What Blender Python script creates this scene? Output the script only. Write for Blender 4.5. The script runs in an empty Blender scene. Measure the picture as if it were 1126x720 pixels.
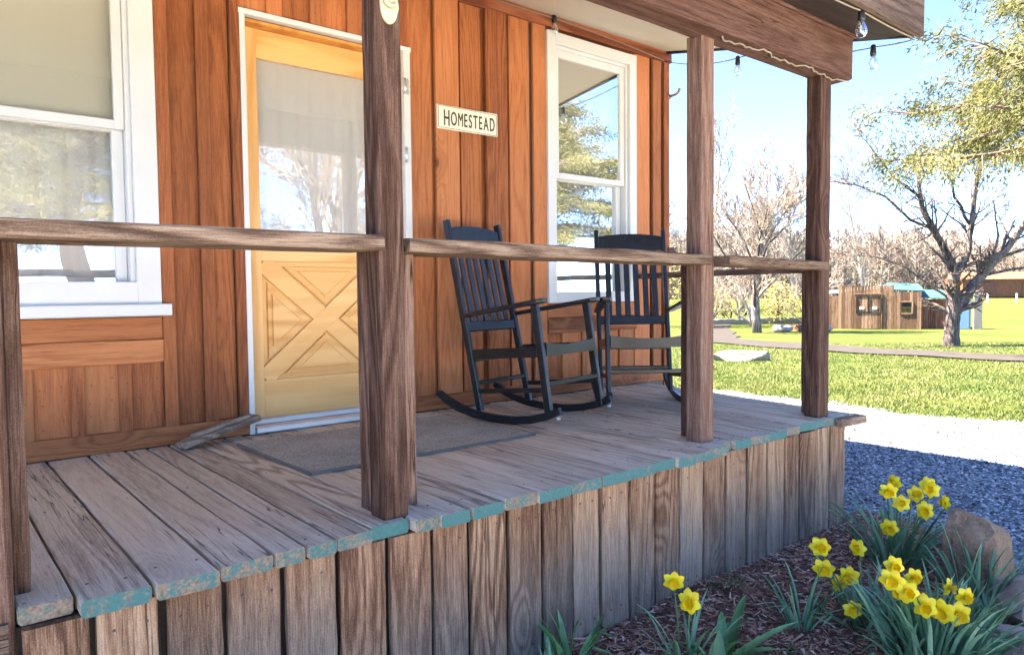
import bpy, math, random
from mathutils import Vector, Matrix, noise
V = Vector
PI = math.pi
sc = bpy.context.scene
COL = sc.collection
RG = random.Random(7); NR = random.Random(8)

# ------------------------------------------------------------------ camera numbers
PITCH, YAW, ROLL, EYE = math.radians(2.70), math.radians(39.68), math.radians(-0.59), 1.38
SY, CY = math.sin(YAW), math.cos(YAW)
FWD = V((SY*math.cos(PITCH), CY*math.cos(PITCH), -math.sin(PITCH)))
R0 = V((CY, -SY, 0)); U0 = R0.cross(FWD)
RT = R0*math.cos(ROLL) + U0*math.sin(ROLL)
UP = -R0*math.sin(ROLL) + U0*math.cos(ROLL)

# ------------------------------------------------------------------ mesh builder
class MB:
    def __init__(s): s.v = []; s.f = []; s.m = []; s.p = []; s.sm = []
    def add(s, vs, fs, mat=0, pv=None, smooth=False):
        b = len(s.v); s.v.extend(vs)
        if pv is None: pv = (RG.random(), RG.random(), RG.random())
        for i, f in enumerate(fs):
            s.f.append([b+k for k in f]); s.m.append(mat[i] if isinstance(mat, list) else mat)
            s.p.append(pv); s.sm.append(smooth)
    def bar(s, A, B, w, t, up=(0,0,1), seg=1, jit=0., ch=.003, mat=0, cap=None, pv=None, w2=None, t2=None, rng=RG):
        A = V(A); B = V(B); a = (B-A).normalized(); up = V(up)
        sd = a.cross(up).normalized(); u = sd.cross(a).normalized()
        w2 = w if w2 is None else w2; t2 = t if t2 is None else t2
        vs = []; fs = []; ms = []
        for i in range(seg+1):
            k = i/seg; c = A.lerp(B, k); hw = (w+(w2-w)*k)/2; ht = (t+(t2-t)*k)/2
            c2 = min(ch, hw*.8, ht*.8)
            for (x, y) in ((-hw, -ht+c2), (-hw+c2, -ht), (hw-c2, -ht), (hw, -ht+c2), (hw, ht-c2), (hw-c2, ht), (-hw+c2, ht), (-hw, ht-c2)):
                j = V((rng.uniform(-jit, jit), rng.uniform(-jit, jit), rng.uniform(-jit, jit))) if jit else V((0,0,0))
                vs.append(c + sd*x + u*y + j)
        for i in range(seg):
            for k in range(8):
                fs.append((i*8+k, i*8+(k+1)%8, (i+1)*8+(k+1)%8, (i+1)*8+k)); ms.append(mat)
        fs.append(tuple(range(7, -1, -1))); ms.append(mat if cap is None else cap[0])
        e = seg*8; fs.append(tuple(range(e, e+8))); ms.append(mat if cap is None else cap[1])
        s.add(vs, fs, ms, pv)
    def box(s, x0, x1, y0, y1, z0, z1, ch=.003, mat=0, pv=None, ax='x', seg=1, jit=0.):
        cx, cy, cz = (x0+x1)/2, (y0+y1)/2, (z0+z1)/2
        if ax == 'x': s.bar((x0,cy,cz), (x1,cy,cz), y1-y0, z1-z0, (0,0,1), seg, jit, ch, mat, pv=pv)
        elif ax == 'y': s.bar((cx,y0,cz), (cx,y1,cz), x1-x0, z1-z0, (0,0,1), seg, jit, ch, mat, pv=pv)
        else: s.bar((cx,cy,z0), (cx,cy,z1), x1-x0, y1-y0, (0,1,0), seg, jit, ch, mat, pv=pv)
    def tube(s, pts, rad, n=6, mat=0, pv=None, caps=True, smooth=True):
        pts = [V(p) for p in pts]; vs = []; fs = []
        ref = V((0,0,1)) if abs((pts[-1]-pts[0]).normalized().z) < .9 else V((1,0,0))
        for i, p in enumerate(pts):
            d = (pts[min(i+1, len(pts)-1)] - pts[max(i-1, 0)]).normalized()
            x = d.cross(ref).normalized(); y = d.cross(x)
            r = rad[i] if isinstance(rad, (list, tuple)) else rad
            for k in range(n):
                a = 2*PI*k/n; vs.append(p + x*(r*math.cos(a)) + y*(r*math.sin(a)))
        for i in range(len(pts)-1):
            for k in range(n):
                fs.append((i*n+k, i*n+(k+1)%n, (i+1)*n+(k+1)%n, (i+1)*n+k))
        if caps:
            fs.append(tuple(range(n-1, -1, -1))); e = (len(pts)-1)*n; fs.append(tuple(range(e, e+n)))
        s.add(vs, fs, mat, pv, smooth)
    def lathe(s, prof, n=16, o=(0,0,0), ax=None, mat=0, pv=None, smooth=True):
        o = V(o); vs = []; fs = []
        q = V((0,0,1)).rotation_difference(V(ax)) if ax is not None else None
        for r, z in prof:
            for k in range(n):
                a = 2*PI*k/n; p = V((r*math.cos(a), r*math.sin(a), z))
                vs.append(o + (q @ p if q else p))
        for i in range(len(prof)-1):
            for k in range(n): fs.append((i*n+k, i*n+(k+1)%n, (i+1)*n+(k+1)%n, (i+1)*n+k))
        fs.append(tuple(range(n-1, -1, -1))); e = (len(prof)-1)*n; fs.append(tuple(range(e, e+n)))
        s.add(vs, fs, mat, pv, smooth)
    def prism(s, poly, A, n, mat=0, pv=None):   # poly of 3D points extruded by vector n
        n = V(n); k = len(poly); P = [V(p) for p in poly]
        s.add(P + [p+n for p in P], [tuple(range(k-1, -1, -1)), tuple(range(k, 2*k))] + [(i, (i+1) % k, k+(i+1) % k, k+i) for i in range(k)], mat, pv)
    def build(s, name, mats, parent=None, base=None, **tags):
        me = bpy.data.meshes.new(name)
        if base is None and parent is not None: base = parent.get('_b')
        vs = [tuple(v) for v in s.v]
        if base is not None: vs = [(v[0]-base[0], v[1]-base[1], v[2]-base[2]) for v in vs]
        me.from_pydata(vs, [], s.f)
        mats = mats if isinstance(mats, (list, tuple)) else [mats]
        for m in mats: me.materials.append(m)
        me.polygons.foreach_set('material_index', s.m)
        me.polygons.foreach_set('use_smooth', s.sm)
        ca = me.color_attributes.new('pv', 'FLOAT_COLOR', 'CORNER')
        buf = []
        for f, p in zip(s.f, s.p): buf.extend((p[0], p[1], p[2], 1.)*len(f))
        ca.data.foreach_set('color', buf)
        me.update()
        o = bpy.data.objects.new(name, me); COL.objects.link(o)
        if parent is not None:
            o.parent = parent
            if base is not None: o['_b'] = list(base)
        elif base is not None: o.location = base
        tag(o, **tags)
        return o

def tag(o, label=None, cat=None, group=None, kind=None):
    if label: o['label'] = label
    if cat: o['category'] = cat
    if group: o['group'] = group
    if kind: o['kind'] = kind
    return o
def thing(name, label, cat, loc=(0,0,0), group=None, rz=0):
    o = bpy.data.objects.new(name, None); COL.objects.link(o)
    o.location = loc; o.rotation_euler = (0,0,rz); o['_b'] = list(loc) if rz == 0 else [0,0,0]
    return tag(o, label, cat, group)
def copy_tree(o, parent=None, label=None):
    c = o.copy(); COL.objects.link(c)
    if parent is not None: c.parent = parent
    if label: c['label'] = label
    for ch in list(o.children): copy_tree(ch, c)
    return c

# ------------------------------------------------------------------ materials
class NT:
    def __init__(s, name):
        s.mat = bpy.data.materials.new(name); s.mat.use_nodes = True
        s.t = s.mat.node_tree; s.b = s.t.nodes['Principled BSDF']; s.out = s.t.nodes['Material Output']
        s.x = 0
    def n(s, typ, ins=None, **kw):
        nd = s.t.nodes.new(typ)
        for k, v in kw.items(): setattr(nd, k, v)
        for k, v in (ins or {}).items(): s.put(nd.inputs[k], v)
        return nd
    def put(s, sock, v):
        if isinstance(v, bpy.types.NodeSocket): s.t.links.new(v, sock)
        elif isinstance(v, bpy.types.Node): s.t.links.new(v.outputs[0], sock)
        else:
            if isinstance(v, tuple) and len(v) == 3 and sock.type == 'RGBA': v = (*v, 1)
            sock.default_value = v
    def math(s, op, a, b=None, c=None, clamp=False):
        nd = s.n('ShaderNodeMath', operation=op, use_clamp=clamp)
        for i, v in enumerate((a, b, c)):
            if v is not None: s.put(nd.inputs[i], v)
        return nd.outputs[0]
    def vmath(s, op, a, b):
        nd = s.n('ShaderNodeVectorMath', operation=op); s.put(nd.inputs[0], a); s.put(nd.inputs[1], b)
        return nd.outputs[0]
    def noise(s, vec, scale, detail=3., rough=.55, dist=0.):
        return s.n('ShaderNodeTexNoise', {'Vector': vec, 'Scale': scale, 'Detail': detail, 'Roughness': rough, 'Distortion': dist}).outputs[0]
    def mix(s, fac, a, b, blend='MIX'):
        nd = s.n('ShaderNodeMix', data_type='RGBA', blend_type=blend)
        s.put(nd.inputs[0], fac); s.put(nd.inputs[6], a); s.put(nd.inputs[7], b)
        return nd.outputs[2]
    def ramp(s, fac, stops, interp='LINEAR'):
        nd = s.n('ShaderNodeValToRGB'); s.put(nd.inputs[0], fac); cr = nd.color_ramp; cr.interpolation = interp
        while len(cr.elements) > 1: cr.elements.remove(cr.elements[-1])
        for i, (p, c) in enumerate(stops):
            e = cr.elements[0] if i == 0 else cr.elements.new(p)
            e.position = p; e.color = (*c, 1) if isinstance(c, tuple) else (c, c, c, 1)
        return nd.outputs[0]
    def step(s, v, a, b):
        nd = s.n('ShaderNodeMapRange', interpolation_type='SMOOTHSTEP'); s.put(nd.inputs[0], v); s.put(nd.inputs[1], a); s.put(nd.inputs[2], b)
        return nd.outputs[0]
    def bump(s, h, strength, dist=.01):
        nd = s.n('ShaderNodeBump', {'Height': h, 'Strength': strength, 'Distance': dist}); s.put(s.b.inputs['Normal'], nd.outputs[0])
    def set(s, **kw):
        for k, v in kw.items(): s.put(s.b.inputs[k.replace('_', ' ')], v)
    def obj(s): return s.n('ShaderNodeTexCoord').outputs['Object']
    def attr(s): return s.n('ShaderNodeAttribute', attribute_name='pv').outputs['Color']

def wood(name, dark, mid, light, axis='z', knots=.35, rough=.72, bump=.35, ring=7., fib=.45, var=.35, tint=.18, fade=None, extra=None, spec=.25, rstr=1., bstr=.65, crack=0.):
    t = NT(name); o = t.obj(); pv = t.attr()
    off = t.n('ShaderNodeVectorMath', operation='SCALE'); t.put(off.inputs[0], pv); off.inputs['Scale'].default_value = 17.
    base = t.vmath('ADD', o, off.outputs[0])
    i = 'xyz'.index(axis)
    def sv(k):
        q = [1., 1., 1.]; q[i] = k; return t.vmath('MULTIPLY', base, tuple(q))
    sep = t.n('ShaderNodeSeparateColor', {0: pv})
    vor = t.n('ShaderNodeTexVoronoi', {'Vector': sv(.42), 'Scale': 4.2}); 
    kd = vor.outputs['Distance']; kc = t.n('ShaderNodeSeparateColor', {0: vor.outputs['Color']}).outputs[0]
    kon = t.math('GREATER_THAN', kc, 1.-knots)
    kwide = t.math('MULTIPLY', t.step(kd, .36, .02), kon)
    kcore = t.math('MULTIPLY', t.step(kd, .085, .03), kon)
    rn = t.noise(sv(.09), 5.5, 2., .45, .25)
    ri = t.math('MULTIPLY_ADD', rn, ring, t.math('MULTIPLY', kwide, 3.2))
    rs = t.math('MULTIPLY_ADD', t.math('SINE', t.math('MULTIPLY', ri, 6.283)), .5, .5)
    rs = t.math('POWER', rs, 1.6)
    fb = t.noise(sv(.045), 230., 4., .75); sp = t.noise(base, 320., 2., .6)
    fb2 = t.noise(sv(.03), 45., 2., .6)
    bl = t.noise(sv(.3), 2.6, 4., .6)
    f = t.math('MULTIPLY_ADD', t.math('SUBTRACT', fb, .5), fib*2.6, .5)
    f = t.math('MULTIPLY_ADD', t.math('SUBTRACT', fb2, .5), fib*.7, f)
    f = t.math('MULTIPLY_ADD', t.math('SUBTRACT', sp, .5), fib*1.1, f)
    f = t.math('MULTIPLY_ADD', t.math('SUBTRACT', rs, .45), t.math('MULTIPLY_ADD', sep.outputs[2], -.42*rstr, -.10*rstr), f)
    f = t.math('MULTIPLY_ADD', t.math('SUBTRACT', bl, .5), .75*bstr, f)
    f = t.math('MULTIPLY_ADD', t.math('SUBTRACT', sep.outputs[0], .5), var, f)
    c = t.ramp(f, [(.12, dark), (.5, mid), (.88, light)])
    if crack:
        cn = t.noise(sv(.022), 38., 2., .5, .1)
        ck = t.math('MULTIPLY', t.step(t.math('ABSOLUTE', t.math('SUBTRACT', cn, .5)), .016, .004), t.step(bl, .44, .60))
        c = t.mix(t.math('MULTIPLY', ck, crack), c, tuple(q*.22 for q in dark))
    c = t.mix(t.math('MULTIPLY', kcore, .8), c, tuple(q*.45 for q in dark))
    c = t.mix(t.math('MULTIPLY', t.math('SUBTRACT', kwide, kcore, clamp=True), .35), c, dark)
    gm = t.math('MULTIPLY_ADD', sep.outputs[1], tint*2, 1.-tint)
    cc = t.n('ShaderNodeCombineColor', {0: gm, 1: gm, 2: gm})
    c = t.mix(1., c, cc.outputs[0], 'MULTIPLY')
    if fade:      # sun bleached grey towards one end: (axis index, from, to, colour dark, colour light, amount)
        ax, a, b, gd, gl, am = fade
        z = t.n('ShaderNodeSeparateXYZ', {0: o}).outputs[ax]
        z = t.math('MULTIPLY_ADD', t.math('SUBTRACT', bl, .5), .55, z)
        z = t.math('MULTIPLY_ADD', t.math('SUBTRACT', sep.outputs[2], .5), .3, z)
        c = t.mix(t.math('MULTIPLY', t.step(z, a, b), am), c, t.ramp(f, [(.15, gd), (.85, gl)]))
    if extra: c = extra(t, c, o, bl, fb)
    hgt = t.math('MULTIPLY_ADD', fb, .6, t.math('MULTIPLY', rs, -.4))
    hgt = t.math('MULTIPLY_ADD', fb2, .5, hgt)
    t.bump(hgt, bump, .004)
    t.set(Base_Color=c, Roughness=rough); t.b.inputs['Specular IOR Level'].default_value = spec
    return t.mat

def plain(name, col, rough=.5, metal=0., var=.12, scale=12., bump=.0, bscale=60., spec=.5):
    t = NT(name); o = t.obj()
    n = t.noise(o, scale, 4., .6)
    c = t.ramp(n, [(.25, tuple(max(0, q*(1-var)) for q in col)), (.75, tuple(min(1, q*(1+var)) for q in col))])
    t.set(Base_Color=c, Roughness=rough, Metallic=metal); t.b.inputs['Specular IOR Level'].default_value = spec
    if bump: t.bump(t.noise(o, bscale, 3.), bump, .004)
    return t.mat

def leafmat(name, c1, c2, c3, scale=1.5, trans=.35, rough=.5):
    t = NT(name); o = t.obj(); pv = t.n('ShaderNodeSeparateColor', {0: t.attr()})
    f = t.math('MULTIPLY_ADD', t.math('SUBTRACT', pv.outputs[0], .5), .7, t.noise(o, scale, 2.))
    c = t.ramp(f, [(.2, c1), (.5, c2), (.8, c3)])
    t.set(Base_Color=c, Roughness=rough)
    tr = t.n('ShaderNodeBsdfTranslucent', {'Color': c})
    mx = t.n('ShaderNodeMixShader', {0: trans, 1: t.b.outputs[0], 2: tr.outputs[0]})
    t.t.links.new(mx.outputs[0], t.out.inputs[0])
    return t.mat

M = {}
CED = dict(dark=(.24,.075,.028), mid=(.46,.165,.055), light=(.58,.245,.085))
M['cedar_v'] = wood('stained cedar upright', (.19,.060,.026), (.36,.124,.050), (.45,.178,.076), axis='z', knots=.34, rough=.6, bump=.25, var=.6, tint=.2, spec=.15, rstr=.55, bstr=.5, ring=14, fib=.42, crack=.25)
M['cedar_h'] = wood('stained cedar level', (.16,.052,.022), (.36,.128,.052), (.46,.188,.080), axis='x', knots=.3, rough=.6, bump=.25, var=.4, tint=.12, spec=.15, rstr=.8, bstr=.6, ring=9, fib=.35, crack=.5)
M['trim_h'] = wood('red brown trim', (.12,.034,.018), (.27,.082,.042), (.38,.14,.075), axis='x', knots=.1, rough=.6, bump=.2, spec=.15)
M['deck'] = wood('weathered deck', (.29,.235,.18), (.54,.46,.365), (.66,.58,.475), axis='y', knots=.22, rough=.85, bump=.7, ring=11, fib=.5, var=.35, tint=.12, spec=.1, crack=.8)
M['post'] = wood('weathered brown post', (.042,.021,.015), (.108,.061,.046), (.215,.14,.112), axis='z', knots=.25, rough=.8, bump=.7, fib=.55, var=.4, ring=12, spec=.1, rstr=.75, crack=.9)
M['beam'] = wood('weathered brown beam', (.034,.016,.013), (.085,.043,.035), (.15,.087,.072), axis='x', knots=.2, rough=.8, bump=.6, fib=.5, ring=10, spec=.1, crack=.7)
M['rail'] = wood('weathered grey rail', (.065,.039,.028), (.165,.112,.082), (.30,.225,.172), axis='x', knots=.25, rough=.85, bump=.8, fib=.6, ring=13, spec=.1, crack=1.)
M['scrap'] = wood('weathered scrap', (.16,.11,.08), (.34,.26,.20), (.50,.41,.33), axis='x', knots=.1, rough=.85, bump=.5, crack=.6, spec=.1)
M['rail_y'] = wood('weathered side rail', (.045,.026,.02), (.11,.07,.055), (.18,.125,.10), axis='y', knots=.2, rough=.8, bump=.5)
M['skirt'] = wood('weathered skirt board', (.085,.042,.026), (.235,.138,.088), (.43,.30,.20), axis='z', knots=.36, rough=.85, bump=.7, ring=13, fib=.55, var=.4, tint=.16,
                  fade=(2, .50, .10, (.10,.085,.075), (.285,.25,.215), .8), spec=.1, rstr=.75, crack=.8)

M['skirt_back'] = wood('shaded backing board', (.015,.01,.008), (.04,.026,.02), (.07,.05,.04), axis='z')  # near-black: the dark under the deck put into its colour; reused on dark timber
M['fascia'] = wood('grey brown fascia', (.04,.027,.023), (.10,.072,.06), (.17,.13,.11), axis='x', knots=.15, rough=.8, bump=.5, spec=.1, crack=.7)
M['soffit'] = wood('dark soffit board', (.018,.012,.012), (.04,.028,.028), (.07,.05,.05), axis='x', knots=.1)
M['door_wood'] = wood('golden fir level', (.60,.30,.10), (.76,.44,.17), (.82,.52,.235), axis='x', knots=.0, rough=.45, bump=.05, ring=5, fib=.16, var=.15, tint=.04, spec=.3)
M['door_wood_v'] = wood('golden fir upright', (.60,.30,.10), (.76,.44,.17), (.82,.52,.235), axis='z', knots=.0, rough=.45, bump=.05, ring=5, fib=.16, var=.15, tint=.04, spec=.3)
M['jamb'] = wood('amber door jamb', (.34,.13,.03), (.50,.21,.05), (.58,.28,.08), axis='z', knots=.0, rough=.5, bump=.08, ring=4, fib=.2)
M['shedwood'] = wood('old barn siding', (.085,.045,.027), (.19,.108,.066), (.29,.18,.115), axis='z', knots=.2, var=.7, tint=.2)
M['shedred'] = wood('red brown siding', (.10,.036,.024), (.18,.07,.045), (.25,.11,.072), axis='z', knots=.2, var=.5)
M['bark'] = wood('rough grey bark', (.03,.022,.02), (.10,.076,.07), (.28,.23,.21), axis='z', knots=.5, ring=7, bump=1., rough=.9, crack=1.)
M['white'] = plain('white painted trim', (.57,.58,.59), .45, var=.04, scale=5., bump=.08)
M['cream'] = plain('cream ceiling paint', (.55,.50,.42), .7, var=.06, scale=1.5, bump=.05)
M['alu'] = plain('brushed aluminium', (.62,.63,.66), .38, .7, var=.06)
M['black'] = plain('black plastic', (.012,.012,.014), .4)
def chairpaint():
    t = NT('black chair paint'); o = t.obj()
    n = t.noise(o, 18., 4., .6); sp = t.noise(o, 140., 2., .5)
    c = t.ramp(n, [(.3, (.006,.0065,.008)), (.7, (.015,.016,.019))])
    c = t.mix(t.step(sp, .69, .76), c, (.10,.09,.085))
    t.set(Base_Color=c, Roughness=.33); t.b.inputs['Specular IOR Level'].default_value = .36
    return t.mat
M['chair'] = chairpaint()
def matmat():
    t = NT('grey door mat'); o = t.obj()
    n = t.noise(o, 140., 2., .7); b = t.noise(o, 4., 3.)
    c = t.ramp(t.math('MULTIPLY_ADD', b, .3, t.math('MULTIPLY', n, .8)), [(.35, (.13,.13,.115)), (.55, (.34,.34,.31)), (.8, (.60,.60,.55))])
    t.set(Base_Color=c, Roughness=.95); t.bump(n, 1., .01)
    return t.mat
M['mat'] = matmat()
def teal():
    t = NT('worn teal paint'); o = t.obj(); pv = t.n('ShaderNodeSeparateColor', {0: t.attr()})
    n = t.noise(o, 34., 6., .78); n2 = t.noise(o, 120., 3., .6)
    m = t.math('MULTIPLY_ADD', t.math('SUBTRACT', pv.outputs[2], .35), -.35, n)
    paint = t.mix(n2, (.017,.085,.09), (.045,.165,.165))
    c = t.mix(t.step(m, .47, .62), paint, t.ramp(n2, [(.3, (.10,.07,.05)), (.7, (.26,.20,.15))]))
    t.set(Base_Color=c, Roughness=.7); t.bump(n2, .4, .003)
    return t.mat
M['teal'] = teal()
def glass(name, fac, tint=(.98,.975,.97), wob=.012):
    t = NT(name); o = t.obj(); t.t.nodes.remove(t.b)
    bp = t.n('ShaderNodeBump', {'Height': t.noise(o, 2.2, 1.), 'Strength': wob*10, 'Distance': .01})
    g = t.n('ShaderNodeBsdfGlossy', {'Color': (.95,.98,1.), 'Roughness': .0, 'Normal': bp.outputs[0]})
    tr = t.n('ShaderNodeBsdfTransparent', {'Color': tint})
    lw = t.n('ShaderNodeLayerWeight', {'Blend': .35})
    f = t.math('MULTIPLY_ADD', lw.outputs['Fresnel'], .5, fac, clamp=True)
    mx = t.n('ShaderNodeMixShader', {0: f, 1: tr.outputs[0], 2: g.outputs[0]})
    t.t.links.new(mx.outputs[0], t.out.inputs[0])
    return t.mat
M['glass'] = glass('window glass', .17)
M['upglass'] = glass('shaded window glass', .05)
M['doorglass'] = glass('door glass', .13)
M['bulb'] = glass('clear bulb glass', .12, (.9,.92,.93), 0.)
def cloth(name, col, trans):
    t = NT(name); t.set(Base_Color=col, Roughness=.9)
    tr = t.n('ShaderNodeBsdfTranslucent', {'Color': col})
    mx = t.n('ShaderNodeMixShader', {0: trans, 1: t.b.outputs[0], 2: tr.outputs[0]}); t.t.links.new(mx.outputs[0], t.out.inputs[0])
    return t.mat
M['curtain'] = cloth('sheer white curtain', (.90,.90,.90), .25)
M['shade'] = cloth('beige roller shade', (.55,.55,.47), .1)
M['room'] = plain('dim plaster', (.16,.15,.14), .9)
M['signwhite'] = plain('cream enamel sign', (.68,.66,.55), .5, var=.08, scale=30.)
M['signblack'] = plain('black lettering paint', (.02,.02,.018), .6)
M['rubber'] = plain('clear rubber foot', (.5,.5,.48), .4)
M['nail'] = plain('rusty nail head', (.10,.07,.055), .6, .4)
M['roof'] = plain('grey roof metal', (.30,.30,.31), .5, .3)
M['tealroof'] = plain('teal roof metal', (.02,.085,.10), .8, .0, var=.2, scale=3.)
M['cord'] = plain('pale cord', (.20,.165,.135), .6)
M['creammetal'] = plain('cream cast metal', (.42,.39,.26), .35)
M['pinkmetal'] = plain('rusty hook', (.30,.20,.19), .6, .3)
M['bluepaint'] = plain('pale blue paint', (.11,.22,.36), .6, var=.15)
M['greypost'] = plain('grey timber', (.13,.13,.125), .8, var=.2)
M['foundation'] = plain('grey concrete', (.28,.27,.26), .9, bump=.3)

def groundmat(name, fn):
    t = NT(name); fn(t, t.obj()); return t.mat
def f_lawn(t, o):
    a = t.noise(o, .35, 4.); b = t.noise(o, 9., 5., .7); c_ = t.noise(o, 60., 3., .7)
    f = t.math('MULTIPLY_ADD', t.math('SUBTRACT', a, .5), .9, t.math('MULTIPLY_ADD', t.math('SUBTRACT', b, .5), .8, .5))
    f = t.math('MULTIPLY_ADD', t.math('SUBTRACT', c_, .5), .6, f)
    c = t.ramp(f, [(.15, (.04,.068,.014)), (.45, (.075,.10,.022)), (.75, (.115,.12,.034)), (.95, (.17,.15,.075))])
    t.set(Base_Color=c, Roughness=.9); t.b.inputs['Specular IOR Level'].default_value = .1
    t.bump(t.math('ADD', b, c_), .9, .05)
M['lawn'] = groundmat('spring lawn', f_lawn)
def f_gravel(t, o):
    v = t.n('ShaderNodeTexVoronoi', {'Vector': o, 'Scale': 42.}); w = t.noise(o, 1.2, 4.); v2 = t.n('ShaderNodeTexVoronoi', {'Vector': o, 'Scale': 90.})
    g = t.n('ShaderNodeSeparateColor', {0: v.outputs['Color']}).outputs[0]
    g2 = t.n('ShaderNodeSeparateColor', {0: v2.outputs['Color']}).outputs[1]
    f = t.math('MULTIPLY_ADD', g, .5, t.math('MULTIPLY_ADD', g2, .3, t.math('MULTIPLY', w, .3)))
    c = t.ramp(f, [(.15, (.045,.05,.06)), (.5, (.24,.27,.31)), (.85, (.50,.54,.58))])
    c = t.mix(t.math('MULTIPLY', t.step(v.outputs['Distance'], .35, .75), .45), c, (.03,.034,.04))  # shade in the crevices between stones put into the colour
    t.set(Base_Color=c, Roughness=1.); t.b.inputs['Specular IOR Level'].default_value = .0
    t.bump(t.math('MULTIPLY_ADD', v.outputs['Distance'], -1., t.math('MULTIPLY', v2.outputs['Distance'], -.4)), 1., .03)
M['gravel'] = groundmat('pale gravel', f_gravel)
def f_path(t, o):
    a = t.noise(o, 3., 5.); b = t.noise(o, 40., 4., .7)
    c = t.ramp(t.math('MULTIPLY_ADD', b, .5, t.math('MULTIPLY', a, .5)), [(.3, (.04,.037,.038)), (.7, (.078,.072,.073))])
    t.set(Base_Color=c, Roughness=1.); t.b.inputs['Specular IOR Level'].default_value = .0; t.bump(b, .5, .02)
M['concrete'] = plain('pale bounce concrete', (.74,.69,.61), .9, var=.06, scale=1.2, bump=.2)  # kept very pale so the added yard reflects sun into the porch
M['path'] = groundmat('packed drive', f_path)
def f_mulch(t, o):
    a = t.noise(o, 45., 4., .7); b = t.noise(o, 5., 3.)
    c = t.ramp(t.math('MULTIPLY_ADD', b, .3, t.math('MULTIPLY', a, .7)), [(.35, (.08,.035,.025)), (.55, (.20,.098,.07)), (.75, (.34,.21,.155))])
    t.set(Base_Color=c, Roughness=.95); t.bump(a, 1., .03)
M['mulch'] = groundmat('bark mulch soil', f_mulch)
def chipmat():
    t = NT('bark chips'); pv = t.n('ShaderNodeSeparateColor', {0: t.attr()})
    c = t.ramp(pv.outputs[0], [(0., (.12,.048,.034)), (.5, (.35,.185,.12)), (.82, (.48,.28,.21)), (1., (.62,.50,.41))])
    t.set(Base_Color=c, Roughness=.9); return t.mat
M['chips'] = chipmat()
def stonemat(name, stops):
    t = NT(name); pv = t.n('ShaderNodeSeparateColor', {0: t.attr()})
    t.set(Base_Color=t.ramp(pv.outputs[0], stops), Roughness=.9); return t.mat
M['pebble'] = stonemat('gravel stones', [(0., (.03,.033,.038)), (.25, (.09,.10,.112)), (.5, (.31,.34,.38)), (1., (.58,.61,.64))])
def rockmat(name, a, b, c3, lich=(.35,.36,.33)):
    t = NT(name); o = t.obj()
    n = t.noise(o, 7., 6., .65); n2 = t.noise(o, 30., 5., .7); n3 = t.noise(o, 4., 3.)
    c = t.ramp(t.math('MULTIPLY_ADD', n2, .5, t.math('MULTIPLY', n, .5)), [(.3, a), (.5, b), (.7, c3)])
    c = t.mix(t.math('MULTIPLY', t.step(n3, .56, .66), .6), c, lich)
    t.set(Base_Color=c, Roughness=.9); t.bump(t.math('ADD', n, n2), .9, .03); return t.mat
M['rock_brown'] = rockmat('brown basalt', (.12,.075,.045), (.27,.175,.11), (.41,.29,.20), (.25,.225,.20))
M['rock_pale'] = rockmat('pale sandstone', (.30,.225,.19), (.46,.36,.31), (.60,.50,.44))
M['rock_grey'] = rockmat('lichen rock', (.14,.13,.11), (.28,.26,.22), (.42,.40,.34), (.22,.27,.14))
M['daffleaf'] = leafmat('daffodil leaf', (.08,.19,.10), (.15,.33,.19), (.28,.46,.29), 9., .22, .42)
M['stem'] = leafmat('daffodil stem', (.06,.14,.05), (.09,.20,.07), (.13,.26,.09), 9., .2)
M['petal'] = leafmat('yellow petal', (.72,.56,.01), (.80,.66,.015), (.85,.74,.04), 20., .3, .5)
M['corona'] = leafmat('golden corona', (.74,.48,.003), (.80,.56,.006), (.84,.64,.012), 20., .3, .5)
M['tulipleaf'] = leafmat('broad green leaf', (.05,.16,.055), (.11,.27,.10), (.19,.38,.16), 9., .22, .4)
M['juniper'] = leafmat('juniper sprays', (.05,.06,.018), (.135,.145,.045), (.24,.225,.085), .8, .4, .7)
M['yellowleaf'] = leafmat('new yellow leaves', (.22,.20,.06), (.36,.33,.11), (.46,.42,.18), .8, .4, .7)
M['twig'] = plain('pale bare twigs', (.33,.275,.24), .9, var=.25, scale=.8)
M['twigb'] = plain('brown bare twigs', (.13,.095,.085), .9, var=.3, scale=2.)
M['wood_far'] = leafmat('far bare wood', (.15,.122,.10), (.255,.217,.185), (.36,.315,.275), .06, .2, .9)
M['hill'] = plain('dry hillside', (.22,.18,.145), .95, var=.25, scale=.08)
M['rust'] = wood('orange fence board', (.17,.06,.03), (.25,.095,.05), (.32,.14,.08), axis='z', knots=.1)
M['grassblade'] = leafmat('grass blades', (.062,.105,.02), (.115,.153,.036), (.215,.22,.085), .7, .35, .7)

# ------------------------------------------------------------------ terrain
def hz(x, y):
    d = x*SY + y*CY
    if d < 9: return 0.
    if d < 42: return -.028*(d-9)
    return -.924 + .018*(d-42)
def ter(x, y, up=0.): return V((x, y, hz(x, y)+up))

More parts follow.
